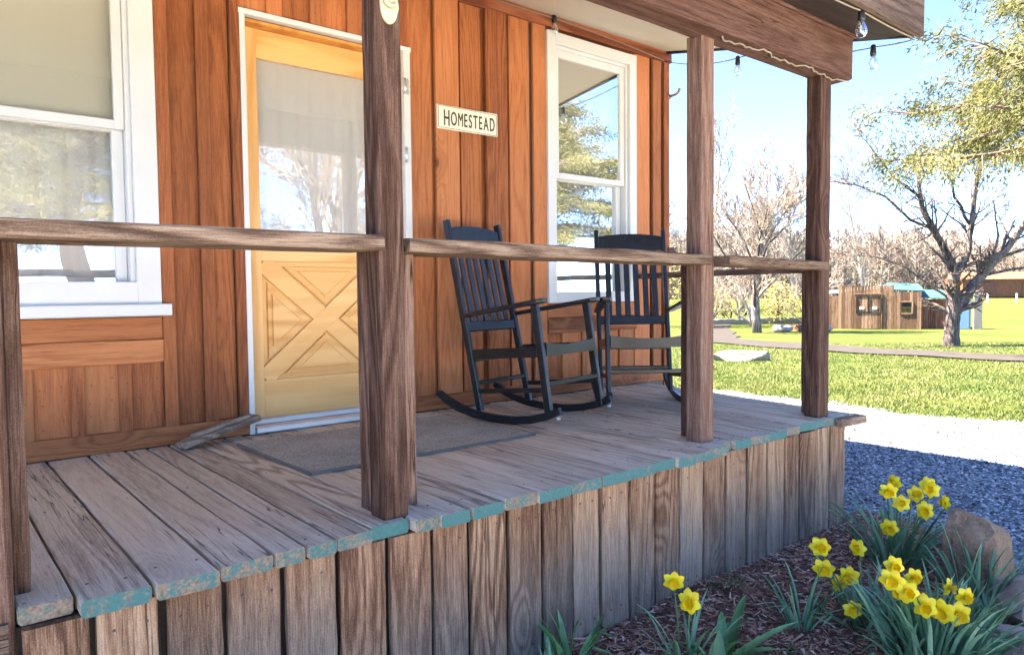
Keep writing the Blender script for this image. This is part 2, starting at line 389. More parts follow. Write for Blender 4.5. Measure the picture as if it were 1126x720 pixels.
def grid_sheet(name, ds, ls, mat, up=0., inside=None, wob=0., **tags):
    mb = MB(); vs = []; fs = []
    for d in ds:
        for l in ls:
            x = d*SY + l*CY; y = d*CY - l*SY
            z = hz(x, y) + up + (noise.noise(V((x*.15, y*.15, 3)))*wob if d > 14 else 0)
            vs.append(V((x, y, z)))
    n = len(ls)
    for i in range(len(ds)-1):
        for j in range(n-1): fs.append((i*n+j, i*n+j+1, (i+1)*n+j+1, (i+1)*n+j))
    mb.add(vs, fs, 0, (.5,.5,.5), True)
    return mb.build(name, mat, **tags)
ds = [-60, -30, -15, -8, -4, 0, 3, 6, 9] + [9+1.5*i for i in range(1, 22)] + [42, 48, 56, 66, 80, 95, 110, 140, 180, 240, 320]
ds = sorted(set(ds))
ls = [-260, -160, -100, -60, -40, -28, -20, -14, -9, -5, -2, 0, 2, 5, 9, 14, 20, 28, 40, 60, 100, 160, 260]
grid_sheet('ground', ds, ls, M['lawn'], kind='structure')

def sheet_xy(name, rows, mat, up, **tags):      # rows: lists of (x, y), same length
    mb = MB(); n = len(rows[0]); vs = [ter(x, y, up) for r in rows for (x, y) in r]
    fs = [(i*n+j, i*n+j+1, (i+1)*n+j+1, (i+1)*n+j) for i in range(len(rows)-1) for j in range(n-1)]
    mb.add(vs, fs, 0, (.5,.5,.5), True); return mb.build(name, mat, **tags)
def gedge(y): return 8.62 + .16*math.sin(y*1.3) + .10*math.sin(y*3.1+1) + .03*math.sin(y*9) + max(0, y-9)*.25
rows = []
for i in range(61):
    y = -14 + i*.6
    rows.append([(-16 + (gedge(y)+16)*k/14, y) for k in range(15)])
sheet_xy('gravel_drive', rows, M['gravel'], .012, kind='structure')
# pale bounce concrete yard, unseen, added before the porch to throw sunlight onto it
rows = [[(-14 + 22.3*k/8, -13 + 13.1*j/8) for k in range(9)] for j in range(9)]
sheet_xy('bounce_yard', rows, M['concrete'], .03, kind='structure')
# packed track crossing the lawn
P0 = [(44,31,2.6), (30.5,21.6,2.6), (24.1,17.0,2.4), (20.2,9.5,2.3), (18.85,5.13,1.9), (18.2,1.0,1.9), (17.5,-4,1.9), (16,-14,1.9), (12,-30,1.9)]
rows = []
for i in range(len(P0)-1):
    a, b = P0[i], P0[i+1]
    for k in range(10):
        t = k/10; x = a[0]+(b[0]-a[0])*t; y = a[1]+(b[1]-a[1])*t; w = a[2]+(b[2]-a[2])*t
        dx, dy = b[0]-a[0], b[1]-a[1]; L = math.hypot(dx, dy); nx, ny = -dy/L, dx/L
        w *= 1+.12*math.sin(i*10+k)
        rows.append([(x+nx*w*q, y+ny*w*q) for q in (-.5, -.25, 0, .25, .5)])
sheet_xy('dirt_path', rows, M['path'], .035, kind='structure')

# mulch bed in front of the porch
def mz(x, y): return .03 + .035*noise.noise(V((x*2, y*2, 0))) - .03*max(0, 1.25-y)
rows = []
for i in range(25):
    x = .6 + i*(4.45-.6)/24
    yl = .78 + max(0, x-3.25)*.30 + max(0, x-3.9)*1.2
    rows.append([(x, yl + (2.05-yl)*k/9) for k in range(10)])
mb = MB(); n = 10
mb.add([V((x, y, mz(x, y) - (.06 if k == 0 else 0))) for r in rows for k, (x, y) in enumerate(r)],
       [(i*n+j, (i+1)*n+j, (i+1)*n+j+1, i*n+j+1) for i in range(len(rows)-1) for j in range(n-1)], 0, (.5,.5,.5), True)
mb.build('mulch_bed', M['mulch'], kind='structure')
mb = MB(); rg = random.Random(3)
for i in range(15000):
    x = rg.uniform(1.0, 4.4); yl = .80 + max(0, x-3.25)*.30 + max(0, x-3.9)*1.2
    y = yl + (1.99-yl)*rg.random()
    L = rg.uniform(.006, .028)*(1.5 if rg.random() < .1 else 1); w = rg.uniform(.0025, .006); a = rg.uniform(0, 2*PI); tl = rg.uniform(-.35, .35)
    d = V((math.cos(a), math.sin(a), tl))*L; s_ = V((-math.sin(a), math.cos(a), rg.uniform(-.4,.4)))*w
    c = V((x, y, mz(x, y)+rg.uniform(.002, .012))); up = V((0,0,w*.7))
    r = rg.random()
    mb.add([c-d-s_, c-d+s_, c+d+s_*.6, c+d-s_*.6, c+up-d*.5, c+up+d*.6], [(0,1,4), (1,2,5,4), (2,3,5), (3,0,4,5)], 0, (r*r if rg.random() < .8 else r, 0, 0))
mb.build('mulch_chips', M['chips'], tag=None) if False else mb.build('mulch_chips', M['chips'], kind='stuff')
# loose stones on the drive
mb = MB(); rg = random.Random(4)
for i in range(26000):
    u = rg.random()
    x = 4.35 + 4.6*u; y = rg.uniform(-.6, 6.0)
    if y > .75 and x < 4.5 and y < 2.1: continue
    if x > gedge(y)+.12*rg.random(): continue
    r = rg.uniform(.005, .013)*(1.6 if rg.random() < .06 else 1)
    c = ter(x, y, .012+r*.3); q = Matrix.Rotation(rg.uniform(0, 6.3), 3, 'Z')
    vs = [c + q @ V(p)*r*rg.uniform(.75, 1.25) for p in ((1,0,0), (0,1,0), (-1,0,0), (0,-1,0), (.1,.1,.7), (0,0,-.6))]
    mb.add(vs, [(0,1,4), (1,2,4), (2,3,4), (3,0,4), (1,0,5), (2,1,5), (3,2,5), (0,3,5)], 0, (rg.random(), 0, 0))
mb.build('gravel', M['pebble'], kind='stuff')
# grass blades on the near lawn
mb = MB(); rg = random.Random(5)
def track_d(x, y):
    best = 9
    for i in range(len(P0)-1):
        ax, ay, aw = P0[i]; bx, by, _ = P0[i+1]; t = max(0, min(1, ((x-ax)*(bx-ax)+(y-ay)*(by-ay))/((bx-ax)**2+(by-ay)**2)))
        best = min(best, math.hypot(x-ax-(bx-ax)*t, y-ay-(by-ay)*t) - aw*.5)
    return best
cnt = 0
while cnt < 52000:
    d = 7.2 + 17*rg.random()**1.5; l = rg.uniform(-.02, .75)*d
    x = d*SY + l*CY; y = d*CY - l*SY
    if x < gedge(y) + .05*rg.random() or track_d(x, y) < .08*rg.random(): continue
    g = noise.noise(V((x*.8, y*.8, 1)))
    if noise.noise(V((x*1.6, y*1.6, 7))) < -.22 and rg.random() < .7: continue
    h = rg.uniform(.018, .05)*(1+.6*g); w = .0045*(1+d*.06)
    c = ter(x, y, .0); a = rg.uniform(0, 6.3); s_ = V((math.cos(a), math.sin(a), 0))*w
    tip = V((rg.uniform(-.03,.03), rg.uniform(-.03,.03), h))
    mb.add([c-s_, c+s_, c+tip*.6+s_*.7, c+tip, c+tip*.6-s_*.7], [(0,1,2,3,4)], 0, (min(1, max(0, .5+.5*g+rg.uniform(-.35,.35))), 0, 0)); cnt += 1
mb.build('grass', M['grassblade'], kind='stuff')

# ------------------------------------------------------------------ house
WY = 3.80
house = thing('house', 'orange-brown board and batten house with golden door and white-framed windows', 'house', (0, WY, 0))
LW = (-.78, .945, 1.30, 3.18)       # left window casing extents
RW = (3.455, 4.382, 1.307, 3.18)
DR = (1.349, 2.351, .662, 2.83)
sd = MB()
def plank(x0, x1, z0, z1, proud, jit=.0008):
    # a board of the siding: front face at WY - proud
    sd.bar(((x0+x1)/2, WY-proud+.0125, z0), ((x0+x1)/2, WY-proud+.0125, z1), x1-x0, .025, (0,1,0), max(2, int((z1-z0)/.25)), jit, .003)
    if proud > 0 and x1-x0 > .05:
        for zz in (z0+.07, (z0+z1)/2, z1-.08):
            for q in ((.5,) if x1-x0 < .1 else (.22, .8)): sd.lathe([(.0036, 0), (.003, .0014), (.001, .0018)], 6, (x0+(x1-x0)*q+NR.uniform(-.008,.008), WY-proud+.0005, zz+NR.uniform(-.03,.03)), (0,-1,0), 1, (.5,.5,.5))
ZT, ZB = 3.205, .752
G = .0
# between left window and door: batten, board, batten, board, trim
for (a, b, pr) in ((.947, 1.006, .046), (1.004, 1.140, .006), (1.134, 1.196, .044), (1.194, 1.303, .006), (1.301, 1.349, .044)):
    plank(a, b, ZB if pr < .03 or a > 1.1 else ZB, ZT, pr)
# over the door
for (a, b, pr) in ((1.352, 1.50, .012), (1.497, 1.58, .034), (1.577, 1.74, .012), (1.737, 1.80, .034), (1.797, 1.96, .012), (1.957, 2.02, .034), (2.017, 2.17, .012), (2.167, 2.24, .034), (2.237, 2.353, .012)):
    plank(a, b, 2.834, ZT, pr)
# door to right window
for (a, b, pr) in ((2.354, 2.520, .014), (2.50, 2.55, -.010), (2.538, 2.712, .036), (2.524, 2.74, -.010), (2.745, 2.905, .006), (2.930, 3.104, .036), (2.905, 3.14, -.010), (3.128, 3.302, .026), (3.10, 3.34, -.010), (3.338, 3.453, .03)):
    plank(a, b, ZB, ZT, pr)
# right of right window
for (a, b, pr) in ((4.384, 4.565, .02), (4.55, 4.61, -.010), (4.598, 4.698, .03), (4.69, 4.74, -.010), (4.733, 4.80, .032)):
    plank(a, b, ZB, ZT, pr)
# under left window and under right window
for (a, b, pr) in ((-.80, -.62, .012), (-.63, -.57, .030), (-.575, -.42, .012), (-.43, -.37, .03), (-.375, -.22, .012), (-.23, -.17, .03), (-.175, 0, .012), (-.005, .06, .03), (.055, .20, .012), (.195, .25, .03), (.245, .36, .012), (.356, .415, .030), (.41, .556, .012), (.553, .612, .030), (.608, .755, .012), (.751, .807, .030), (.803, .950, .012)):
    plank(a, b, ZB, 1.070, pr)
for (a, b, pr) in ((3.45, 3.60, .012), (3.597, 3.65, .03), (3.645, 3.80, .012), (3.797, 3.85, .03), (3.845, 4.0, .012), (3.997, 4.05, .03), (4.045, 4.2, .012), (4.197, 4.25, .03), (4.245, 4.384, .012)):
    plank(a, b, ZB, 1.095, pr)
# far left run, out of the picture
x = -5.0
while x < -.82:
    plank(x, min(x+.17, -.79), ZB, ZT, .012); plank(x+.165, min(x+.225, -.785), ZB, ZT, .033); x += .22
sd.build('wall_siding', [M['cedar_v'], M['nail']], house)
tb = MB()
for (a, b, z0, z1, y0) in ((-5., 1.349, .664, .754, .042), (2.353, 4.80, .664, .754, .042), (-.79, .946, 1.068, 1.178, .040), (-.79, .946, 1.18, 1.286, .037), (3.453, 4.384, 1.093, 1.20, .040), (3.453, 4.384, 1.202, 1.305, .037)):
    tb.bar((a, WY-y0+.02, (z0+z1)/2), (b, WY-y0+.02, (z0+z1)/2), .04, z1-z0, (0,0,1), 8, .0012, .004)
tb.build('trim_board', M['cedar_h'], house)
tb = MB()
tb.bar((-5.0, WY-.028, 3.247), (4.80, WY-.028, 3.247), .05, .088, (0,0,1), 12, .001, .004)
tb.bar((-5.0, WY-.012, 3.305), (2.9, WY-.012, 3.305), .05, .03, (0,0,1), 12, .001, .004)
tb.build('top_trim', M['trim_h'], house)
# body of the house with a closed dim room behind each opening
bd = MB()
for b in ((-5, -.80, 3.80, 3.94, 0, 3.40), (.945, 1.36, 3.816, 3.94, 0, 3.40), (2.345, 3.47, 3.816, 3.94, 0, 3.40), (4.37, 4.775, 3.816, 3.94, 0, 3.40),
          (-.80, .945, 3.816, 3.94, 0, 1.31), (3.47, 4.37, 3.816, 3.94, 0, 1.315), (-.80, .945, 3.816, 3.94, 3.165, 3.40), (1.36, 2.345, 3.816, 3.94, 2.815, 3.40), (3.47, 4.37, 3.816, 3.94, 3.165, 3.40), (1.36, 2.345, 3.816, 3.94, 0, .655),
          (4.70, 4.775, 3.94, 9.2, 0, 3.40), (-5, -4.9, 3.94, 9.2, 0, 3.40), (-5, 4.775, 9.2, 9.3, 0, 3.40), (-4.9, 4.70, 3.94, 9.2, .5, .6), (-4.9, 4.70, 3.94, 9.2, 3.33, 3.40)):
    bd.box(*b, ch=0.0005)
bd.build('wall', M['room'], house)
sw = MB(); y = 3.80
while y < 9.25:
    sw.bar((4.787, y+.09, .1), (4.787, y+.09, 3.40), .025, .17, (0,1,0), 3, .0008, .003)
    sw.bar((4.800, y+.19, .1), (4.800, y+.19, 3.40), .025, .06, (0,1,0), 3, .0008, .003); y += .21
sw.build('side_siding', M['cedar_v'], house)
# main roof: ridge runs away from the street, level eaves left and right
rf = MB()
RX, EX, EZ, RZ = -.1, 4.98, 3.40, 4.75
rf.prism([(EX, 3.50, EZ), (RX, 3.50, RZ), (-5.2, 3.50, EZ), (-5.2, 3.50, EZ+.12), (RX, 3.50, RZ+.14), (EX, 3.50, EZ+.12)], None, (0, 6.1, 0))
rf.prism([(-4.99, 3.83, 3.38), (4.77, 3.83, 3.38), (RX, 3.83, RZ-.03)], None, (0, .08, 0), 1)
rf.prism([(-4.99, 9.2, 3.38), (4.77, 9.2, 3.38), (RX, 9.2, RZ-.03)], None, (0, .08, 0), 1)
rf.build('roof', [M['roof'], M['cedar_v']], house)

def rect_frame(mb, x0, x1, z0, z1, w, y0, y1, wt=None, wb=None, ch=.003):
    wt = w if wt is None else wt; wb = w if wb is None else wb
    mb.box(x0, x0+w, y0, y1, z0, z1, ch, ax='z'); mb.box(x1-w, x1, y0, y1, z0, z1, ch, ax='z')
    mb.box(x0+w, x1-w, y0+.001, y1, z1-wt, z1, ch); mb.box(x0+w, x1-w, y0+.001, y1, z0, z0+wb, ch)
def curtain(mb, x0, x1, z0, z1, y, folds, amp, rg):
    n = int((x1-x0)/.012); vs = []; ph = rg.random()*6
    for k in (0, .5, 1):
        for i in range(n+1):
            x = x0+(x1-x0)*i/n
            a = amp*(math.sin(i/n*folds*6.283+ph+.8*math.sin(i*.11)) + .4*math.sin(i/n*folds*14+k))*(.45+.55*k)
            vs.append(V((x, y+a, z1+(z0-z1)*k)))
    fs = [(r*(n+1)+i, r*(n+1)+i+1, (r+1)*(n+1)+i+1, (r+1)*(n+1)+i) for r in range(2) for i in range(n)]
    b = len(vs); vs2 = vs + [v+V((0,.003,0)) for v in vs]
    fs2 = fs + [tuple(q+b for q in reversed(f)) for f in fs]
    mb.add(vs2, fs2, 0, (.5,.5,.5), True)
crg = random.Random(11)
def window(x0, x1, z0, z1, casw, midz, shade_z, sill):
    w = MB()
    rect_frame(w, x0, x1, z0+ (.045 if sill else 0), z1, casw, WY-.048, WY+.02)
    win = w.build('window', M['white'], house)
    xi0, xi1, zi0, zi1 = x0+casw, x1-casw, z0+(.045 if sill else 0)+casw*.35, z1-casw
    m = MB()
    rect_frame(m, xi0-.001, xi1+.001, zi0-.05, zi1+.001, .022, WY-.022, WY+.10)
    m.build('frame', M['white'], win)
    a0, a1 = xi0+.022, xi1-.022
    u = MB(); rect_frame(u, a0, a1, midz, zi1-.02, .042, WY-.006, WY+.03, .05, .042); u.build('upper_sash', M['white'], win)
    l = MB(); rect_frame(l, a0, a1, zi0-.028, midz+.036, .048, WY+.034, WY+.07, .040, .075); l.build('lower_sash', M['white'], win)
    g = MB(); g.box(a0+.03, a1-.03, WY+.010, WY+.014, midz+.03, zi1-.04, .0003)
    g.build('upper_glass', M['upglass'] if sill else M['glass'], win)
    g = MB(); g.box(a0+.03, a1-.03, WY+.050, WY+.054, zi0+.02, midz+.01, .0003); g.build('lower_glass', M['glass'], win)
    s_ = MB(); s_.box(a0+.005, a1-.005, WY+.082, WY+.085, shade_z, zi1, .0005)
    s_.tube([(a0+.005, WY+.0835, shade_z), (a1-.005, WY+.0835, shade_z)], .008, 8)
    s_.build('roller_shade', M['shade'], win)
    c = MB(); curtain(c, a0-.09, a1+.09, zi0-.1, zi1, WY+.125, (a1-a0)*9, .012, crg); c.build('curtain', M['curtain'], win)
    if sill:
        s2 = MB(); s2.bar((x0-.03, WY-.045, z0+.018), (x1+.03, WY-.045, z0+.018), .11, .056, (0,0,1), 1, 0, .005); s2.build('sill', M['white'], win)
    return win
window(*LW, .105, 2.155, 2.195, True)
window(*RW, .078, 2.185, 2.66, False)

# door
dr = MB()
LX0, LX1, LY = 1.388, 2.288, 3.868      # leaf front face
gx0, gx1, gz0, gz1 = 1.475, 2.20, 1.655, 2.635
lz0, lz1 = .705, 2.782
dr.box(LX0, gx0, LY, LY+.04, lz0, lz1, .002, 1, ax='z'); dr.box(gx1, LX1, LY, LY+.04, lz0, lz1, .002, 1, ax='z')
dr.box(gx0, gx1, LY+.001, LY+.04, gz1, lz1, .002); dr.box(gx0, gx1, LY+.001, LY+.04, 1.565, gz0, .002)
dr.box(gx0, gx1, LY+.001, LY+.04, lz0, .925, .002)
door = dr.build('door', [M['door_wood'], M['door_wood_v']], house)
pn = MB(); pn.box(gx0, gx1, LY+.02, LY+.034, .92, 1.57, .001); pn.build('panel', M['door_wood'], door)
cb = MB(); px0, px1, pz0, pz1 = gx0, gx1, .925, 1.565
xc, zc = (px0+px1)/2, (pz0+pz1)/2
cb.bar((px0+.004, LY+.008, pz0+.01), (px1-.004, LY+.008, pz1-.01), .012, .098, (1,0,-1), 1, 0, .002)
cb.bar((px0+.004, LY+.0095, pz1-.01), (px1-.004, LY+.0095, pz0+.01), .012, .098, (-1,0,-1), 1, 0, .002)
cb.build('cross_brace', M['door_wood'], door)
def tri_panel(p):
    m = MB(); c = V((sum(q[0] for q in p)/3, 0, sum(q[1] for q in p)/3))
    rings = []
    for k, y in ((.90, LY+.022), (.86, LY+.006), (.60, LY+.014), (.56, LY+.004)):
        rings.append([V((c.x+(q[0]-c.x)*k, y, c.z+(q[1]-c.z)*k)) for q in p])
    vs = [v for r in rings for v in r]
    fs = [(i*3+j, i*3+(j+1) % 3, (i+1)*3+(j+1) % 3, (i+1)*3+j) for i in range(3) for j in range(3)] + [(9, 10, 11)]
    m.add(vs, fs, 0); m.build('raised_panel', M['door_wood'], door)
e = .085
tri_panel([(px0+e, pz1-.018), (px1-e, pz1-.018), (xc, zc+e*.72)]); tri_panel([(px1-e, pz0+.018), (px0+e, pz0+.018), (xc, zc-e*.72)])
tri_panel([(px0+.018, pz0+e), (px0+.018, pz1-e), (xc-e*.8, zc)]); tri_panel([(px1-.018, pz1-e), (px1-.018, pz0+e), (xc+e*.8, zc)])
g = MB(); g.box(gx0-.004, gx1+.004, LY+.014, LY+.018, gz0-.004, gz1+.004, .0003); g.build('glass', M['doorglass'], door)
c = MB(); curtain(c, gx0-.03, gx1+.03, gz0-.05, gz1+.04, LY+.056, 7, .010, crg); c.build('curtain', M['curtain'], door)
hd = MB(); hd.lathe([(.012,0), (.012,.03), (.027,.04), (.030,.055), (.02,.068), (0.002,.07)], 14, (LX1-.06, LY, 1.62), (0,-1,0)); hd.build('knob', M['alu'], door)
jb = MB(); rect_frame(jb, 1.372, 2.304, .70, 2.80, .016, 3.79, 3.92, .018, .001); jb.build('door_jamb', M['jamb'], house)
cs = MB()
cs.box(1.349, 1.377, 3.752, 3.80, .662, 2.803, .003, ax='z'); cs.box(2.306, 2.351, 3.752, 3.80, .662, 2.803, .003, ax='z'); cs.box(1.345, 2.355, 3.750, 3.80, 2.804, 2.832, .003)
cs.box(1.378, 2.305, 3.80, 3.86, .702, .726, .002)
casing = cs.build('door_casing', M['white'], house)
for z in (2.60, 2.20, 1.05):
    h = MB(); h.tube([(2.311, 3.747, z-.045), (2.311, 3.747, z+.045)], .0075, 8); h.box(2.312, 2.338, 3.7495, 3.7515, z-.045, z+.045, .0005); h.build('hinge', M['alu'], casing)
th = MB(); th.bar((1.378, 3.79, .681), (2.306, 3.79, .681), .12, .038, (0,0,1), 1, 0, .008); th.bar((1.378, 3.755, .69), (2.306, 3.755, .69), .02, .012, (0,0,1), 1, 0, .003)
th.build('threshold', M['alu'], house)

# ------------------------------------------------------------------ porch
porch = thing('porch', 'weathered wooden porch with teal-painted plank ends and rough posts', 'porch', (0, 2.0, 0))
DE = [.17, .291, .455, .616, .766, .861, .956, 1.078, 1.221, 1.315, 1.439, 1.582, 1.734, 1.899, 2.066, 2.234, 2.398, 2.545, 2.67, 2.80, 2.928, 3.035, 3.167, 3.327, 3.49, 3.639, 3.825, 3.992, 4.10]
FY = {0: 2.015, 1: 1.968, 2: 1.955, 3: 1.968, 4: 1.972, 5: 1.965, 6: 1.975, 7: 1.995, 8: 1.965, 9: 1.958, 10: 1.955}
def fan(x): return x + max(0, x-1.6)*.105
dk = MB(); rg = random.Random(21)
for i in range(len(DE)-1):
    a, b = DE[i]+.0045, DE[i+1]-.0045
    yf = FY.get(i, 1.955 + rg.uniform(-.008, .012) + (.035 if i > 19 else 0) + (.02 if i == 20 else 0))
    z = .639 + rg.uniform(-.003, .002); fa, fb = fan(a), fan(b)
    tealish = rg.random() if i > 0 else 0.
    dk.bar(((a+b)/2, yf, z), ((fa+fb)/2, 3.765, z), b-a, .042, (0,0,1), 9, .0018, .0055, 0, (1, 0), (rg.random(), rg.random(), .2 if i in (2, 3, 4, 6, 8) else (1.0 if i == 7 else tealish*.9)), w2=fb-fa, rng=rg)
# last boards at the right end
dk.bar((4.172, 2.0, .636), (4.44, 3.765, .636), .13, .042, (0,0,1), 6, .0015, .005, 0, None, (.3,.3,.9), w2=.15)
for i in range(12):
    a = .155 - (i+1)*.15
    dk.bar((a+.073, 2.035, .637), (a+.073, 3.765, .637), .143, .042, (0,0,1), 6, .0015, .005)
for i in range(len(DE)-1):
    for yy in (2.06, 2.9, 3.68):
        for q in (.22, .78):
            x = DE[i]+(DE[i+1]-DE[i])*q + (fan(DE[i])-DE[i])*(yy-1.95)/1.8
            dk.lathe([(.0045, 0), (.004, .0012), (.001, .0016)], 7, (x+rg.uniform(-.01,.01), yy+rg.uniform(-.03,.03), .6592), None, 2)
dk.build('deck', [M['deck'], M['teal'], M['nail']], porch)
nose = MB(); nose.bar((4.03, 2.005, .628), (4.285, 1.985, .628), .10, .045, (0,0,1), 3, .002, .006); nose.build('nosing', M['rail'], porch)
SK = [.165, .323, .478, .636, .801, .967, 1.133, 1.302, 1.458, 1.628, 1.794, 1.95, 2.107, 2.276, 2.446, 2.615, 2.79, 2.97, 3.146, 3.318, 3.482, 3.638, 3.801, 3.973, 4.155]
sk = MB()
for i in range(len(SK)-1):
    g1 = rg.uniform(.004, .014) if i < 12 else rg.uniform(.002, .008)
    a, b = SK[i]+g1, SK[i+1]-rg.uniform(.005, .013)
    y = 2.005 + rg.uniform(-.006, .006)
    sk.bar(((a+b)/2+rg.uniform(-.003,.003), y, -.10), ((a+b)/2, y+rg.uniform(-.003,.004), .6155), b-a, .026, (0,1,0), 8, .0015, .005, rng=rg)
y = 2.02
while y < 3.7:
    sk.bar((4.165+(y-2)*.13, y+.08, -.1), (4.165+(y-2)*.13, y+.08, .6155), .026, .15, (0,1,0), 6, .0015, .005); y += .162
for i in range(len(SK)-1):
    for (q, zz) in ((.25, .56), (.72, .565), (.3, .09), (.7, .085)):
        x = SK[i]+(SK[i+1]-SK[i])*q+rg.uniform(-.012,.012); sk.lathe([(.0042, 0), (.0038, .0016), (.001, .002)], 7, (x, 1.9905+rg.uniform(-.002,.001), zz+rg.uniform(-.012,.012)), (0,-1,0), 1)
sk.build('skirt', [M['skirt'], M['nail']], porch)
bk = MB(); bk.box(.165, 4.13, 2.035, 2.055, -.1, .61, .002); bk.build('skirt_backing', M['skirt_back'], porch)  # second board layer, its near-black colour stands for the unlit space behind
st = MB()
for k, (z0, z1) in enumerate(((.49, .632), (.33, .48), (.17, .32), (0.0, .16))):
    st.bar((-1.9, 2.02, (z0+z1)/2), (.155, 2.02, (z0+z1)/2), .035, z1-z0, (0,0,1), 8, .0015, .005)
st.build('rim_board', M['rail'], porch)
def post(x0, x1, yf, z0, studs):
    m = MB(); m.bar(((x0+x1)/2, yf+.046, z0), ((x0+x1)/2, yf+.046, 2.566), x1-x0, .092, (0,1,0), 16, .0013, .006)
    p = m.build('post', M['post'], porch)
    for (a, b, dy) in studs:
        s_ = MB(); s_.bar(((a+b)/2, yf+dy+.045, .659), ((a+b)/2, yf+dy+.045, 1.540 if 1.16 < a < 1.17 else 1.5135), b-a, .089, (0,1,0), 8, .0012, .005); s_.build('stud', M['post'], p)
post(.078, .169, 2.02, .40, ((.176, .214, .095),))
post(1.149, 1.240, 2.030, .650, ((1.164, 1.212, .097), (1.288, 1.336, .097)))
post(2.876, 2.974, 2.070, .655, ((2.962, 3.010, .100),))
post(3.927, 4.034, 2.040, .655, ((4.066, 4.106, .097),))
def rail(x0, x1, z0, z1, yf, d=.18):
    m = MB(); m.bar((x0, yf+d/2, z0), (x1, yf+d/2, z1), d, .046, (0,0,1), 12, .0022, .006); m.build('handrail', M['rail'], porch)
rail(-1.9, 1.143, 1.538, 1.540, 1.985, .235); rail(1.246, 2.862, 1.5375, 1.525, 2.005, .235); rail(2.980, 3.918, 1.523, 1.511, 1.990, .17)
m = MB(); m.bar((4.07, 2.155, 1.500), (4.44, 3.765, 1.500), .09, .04, (0,0,1), 8, .0015, .005); m.build('handrail', M['rail_y'], porch)
bm_ = MB(); bm_.bar((-3.0, 2.058, 2.681), (4.155, 2.058, 2.676), .150, .236, (0,0,1), 18, .0022, .007); bm_.bar((-3.0, 2.006, 2.810), (4.20, 2.006, 2.806), .06, .02, (0,0,1), 10, .001, .003)
bm_.build('beam', M['beam'], porch)
# ceiling, roof slab, fascia, soffit, rake: right edge runs from (4.27, 1.67) to (4.76, 3.79)
cl = MB(); cl.prism([(-3.2, 3.788, 3.292), (4.73, 3.788, 3.292), (4.36, 2.085, 2.842), (-3.2, 2.085, 2.842)], None, (0,0,.02)); cl.build('ceiling', M['cream'], porch)
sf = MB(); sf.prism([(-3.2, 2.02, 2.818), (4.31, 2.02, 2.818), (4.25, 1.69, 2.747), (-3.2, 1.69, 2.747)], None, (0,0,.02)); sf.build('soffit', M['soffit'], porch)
rs = MB(); rs.prism([(-3.2, 3.86, 3.47), (4.78, 3.86, 3.47), (4.29, 1.64, 2.945), (-3.2, 1.64, 2.945)], None, (0,0,.04)); rs.build('roof', M['roof'], porch)
fs_ = MB(); fs_.bar((-3.2, 1.668, 2.835), (4.268, 1.668, 2.835), .036, .205, (0,0,1), 14, .0015, .004); fs_.build('fascia', M['fascia'], porch)
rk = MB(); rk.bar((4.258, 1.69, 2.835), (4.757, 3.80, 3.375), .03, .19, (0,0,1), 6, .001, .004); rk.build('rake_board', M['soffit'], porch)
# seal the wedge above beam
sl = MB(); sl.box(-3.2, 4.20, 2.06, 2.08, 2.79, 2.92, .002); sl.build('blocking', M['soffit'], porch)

# ------------------------------------------------------------------ small things on the porch
m = MB(); dm = thing('door_mat', 'flat grey ribbed door mat lying before the golden door', 'door mat', (1.8, 3.1, .662))
vs = []; 
m.prism([(1.205, 3.53, .663), (1.225, 2.735, .663), (1.8, 2.745, .663), (2.42, 2.755, .663), (2.42, 3.54, .663)], None, (0,0,.009), 0); m.build('pile', M['mat'], dm)
m = MB()
m.bar((1.206, 3.53, .6665), (1.222, 2.742, .6665), .014, .011, (0,0,1), 1, 0, .003); m.bar((1.222, 2.740, .6665), (2.426, 2.752, .6665), .014, .011, (0,0,1), 1, 0, .003); m.bar((2.426, 2.752, .6665), (2.426, 3.54, .6665), .014, .011, (0,0,1), 1, 0, .003)
m.build('edge_binding', M['greypost'], dm)
m = MB(); m.bar((.965, 3.60, .683), (1.372, 3.725, .755), .075, .028, (0,0,1), 6, .0015, .004); m.bar((1.03, 3.632, .713), (1.34, 3.728, .767), .035, .022, (0,0,1), 4, .0015, .004)
m.build('loose_board', M['scrap'], None, (1.0, 3.6, .66), label='short grey scrap board leaning on the baseboard left of the door', cat='board')
# sign
sg = thing('sign', 'small cream wall sign reading HOMESTEAD in black letters', 'sign', (2.775, 3.755, 2.465))
m = MB(); m.bar((2.540, 3.762, 2.463), (3.010, 3.762, 2.468), .012, .146, (0,0,1), 1, 0, .003); m.build('board', M['signwhite'], sg)
m = MB()
for (a, b, z0, z1) in ((2.548, 3.002, 2.3985, 2.4005), (2.548, 3.002, 2.530, 2.532), (2.548, 2.550, 2.401, 2.5295), (3.000, 3.002, 2.401, 2.5295)):
    m.box(a, b, 3.7540, 3.7575, z0, z1, .0003)
m.build('border', M['signblack'], sg)
def letters(txt, size, xs):
    cu = bpy.data.curves.new('t', 'FONT'); cu.body = txt; cu.size = size; cu.extrude = .0015; cu.offset = 0. if txt == 'M' else .0004
    to = bpy.data.objects.new('t', cu); COL.objects.link(to); bpy.context.view_layer.update()
    me = bpy.data.meshes.new_from_object(to.evaluated_get(bpy.context.evaluated_depsgraph_get()))
    bpy.data.objects.remove(to)
    vs = [V((v.co.x*xs, v.co.y, v.co.z)) for v in me.vertices]; fs = [tuple(p.vertices) for p in me.polygons]
    return vs, fs
m = MB(); x = 2.590
for i, ch in enumerate('HOMESTEAD'):
    size = .138 if i == 0 else .118
    vs, fs = letters(ch, size, .50 if i != 2 else .46)
    wx = max(v.x for v in vs); mn = min(v.x for v in vs)
    m.add([V((x+v.x-mn, 3.7545-v.z, 2.421+v.y - (.007 if i == 0 else 0) + (x-2.59)*.011)) for v in vs], fs, 0)
    x += wx-mn + .0118
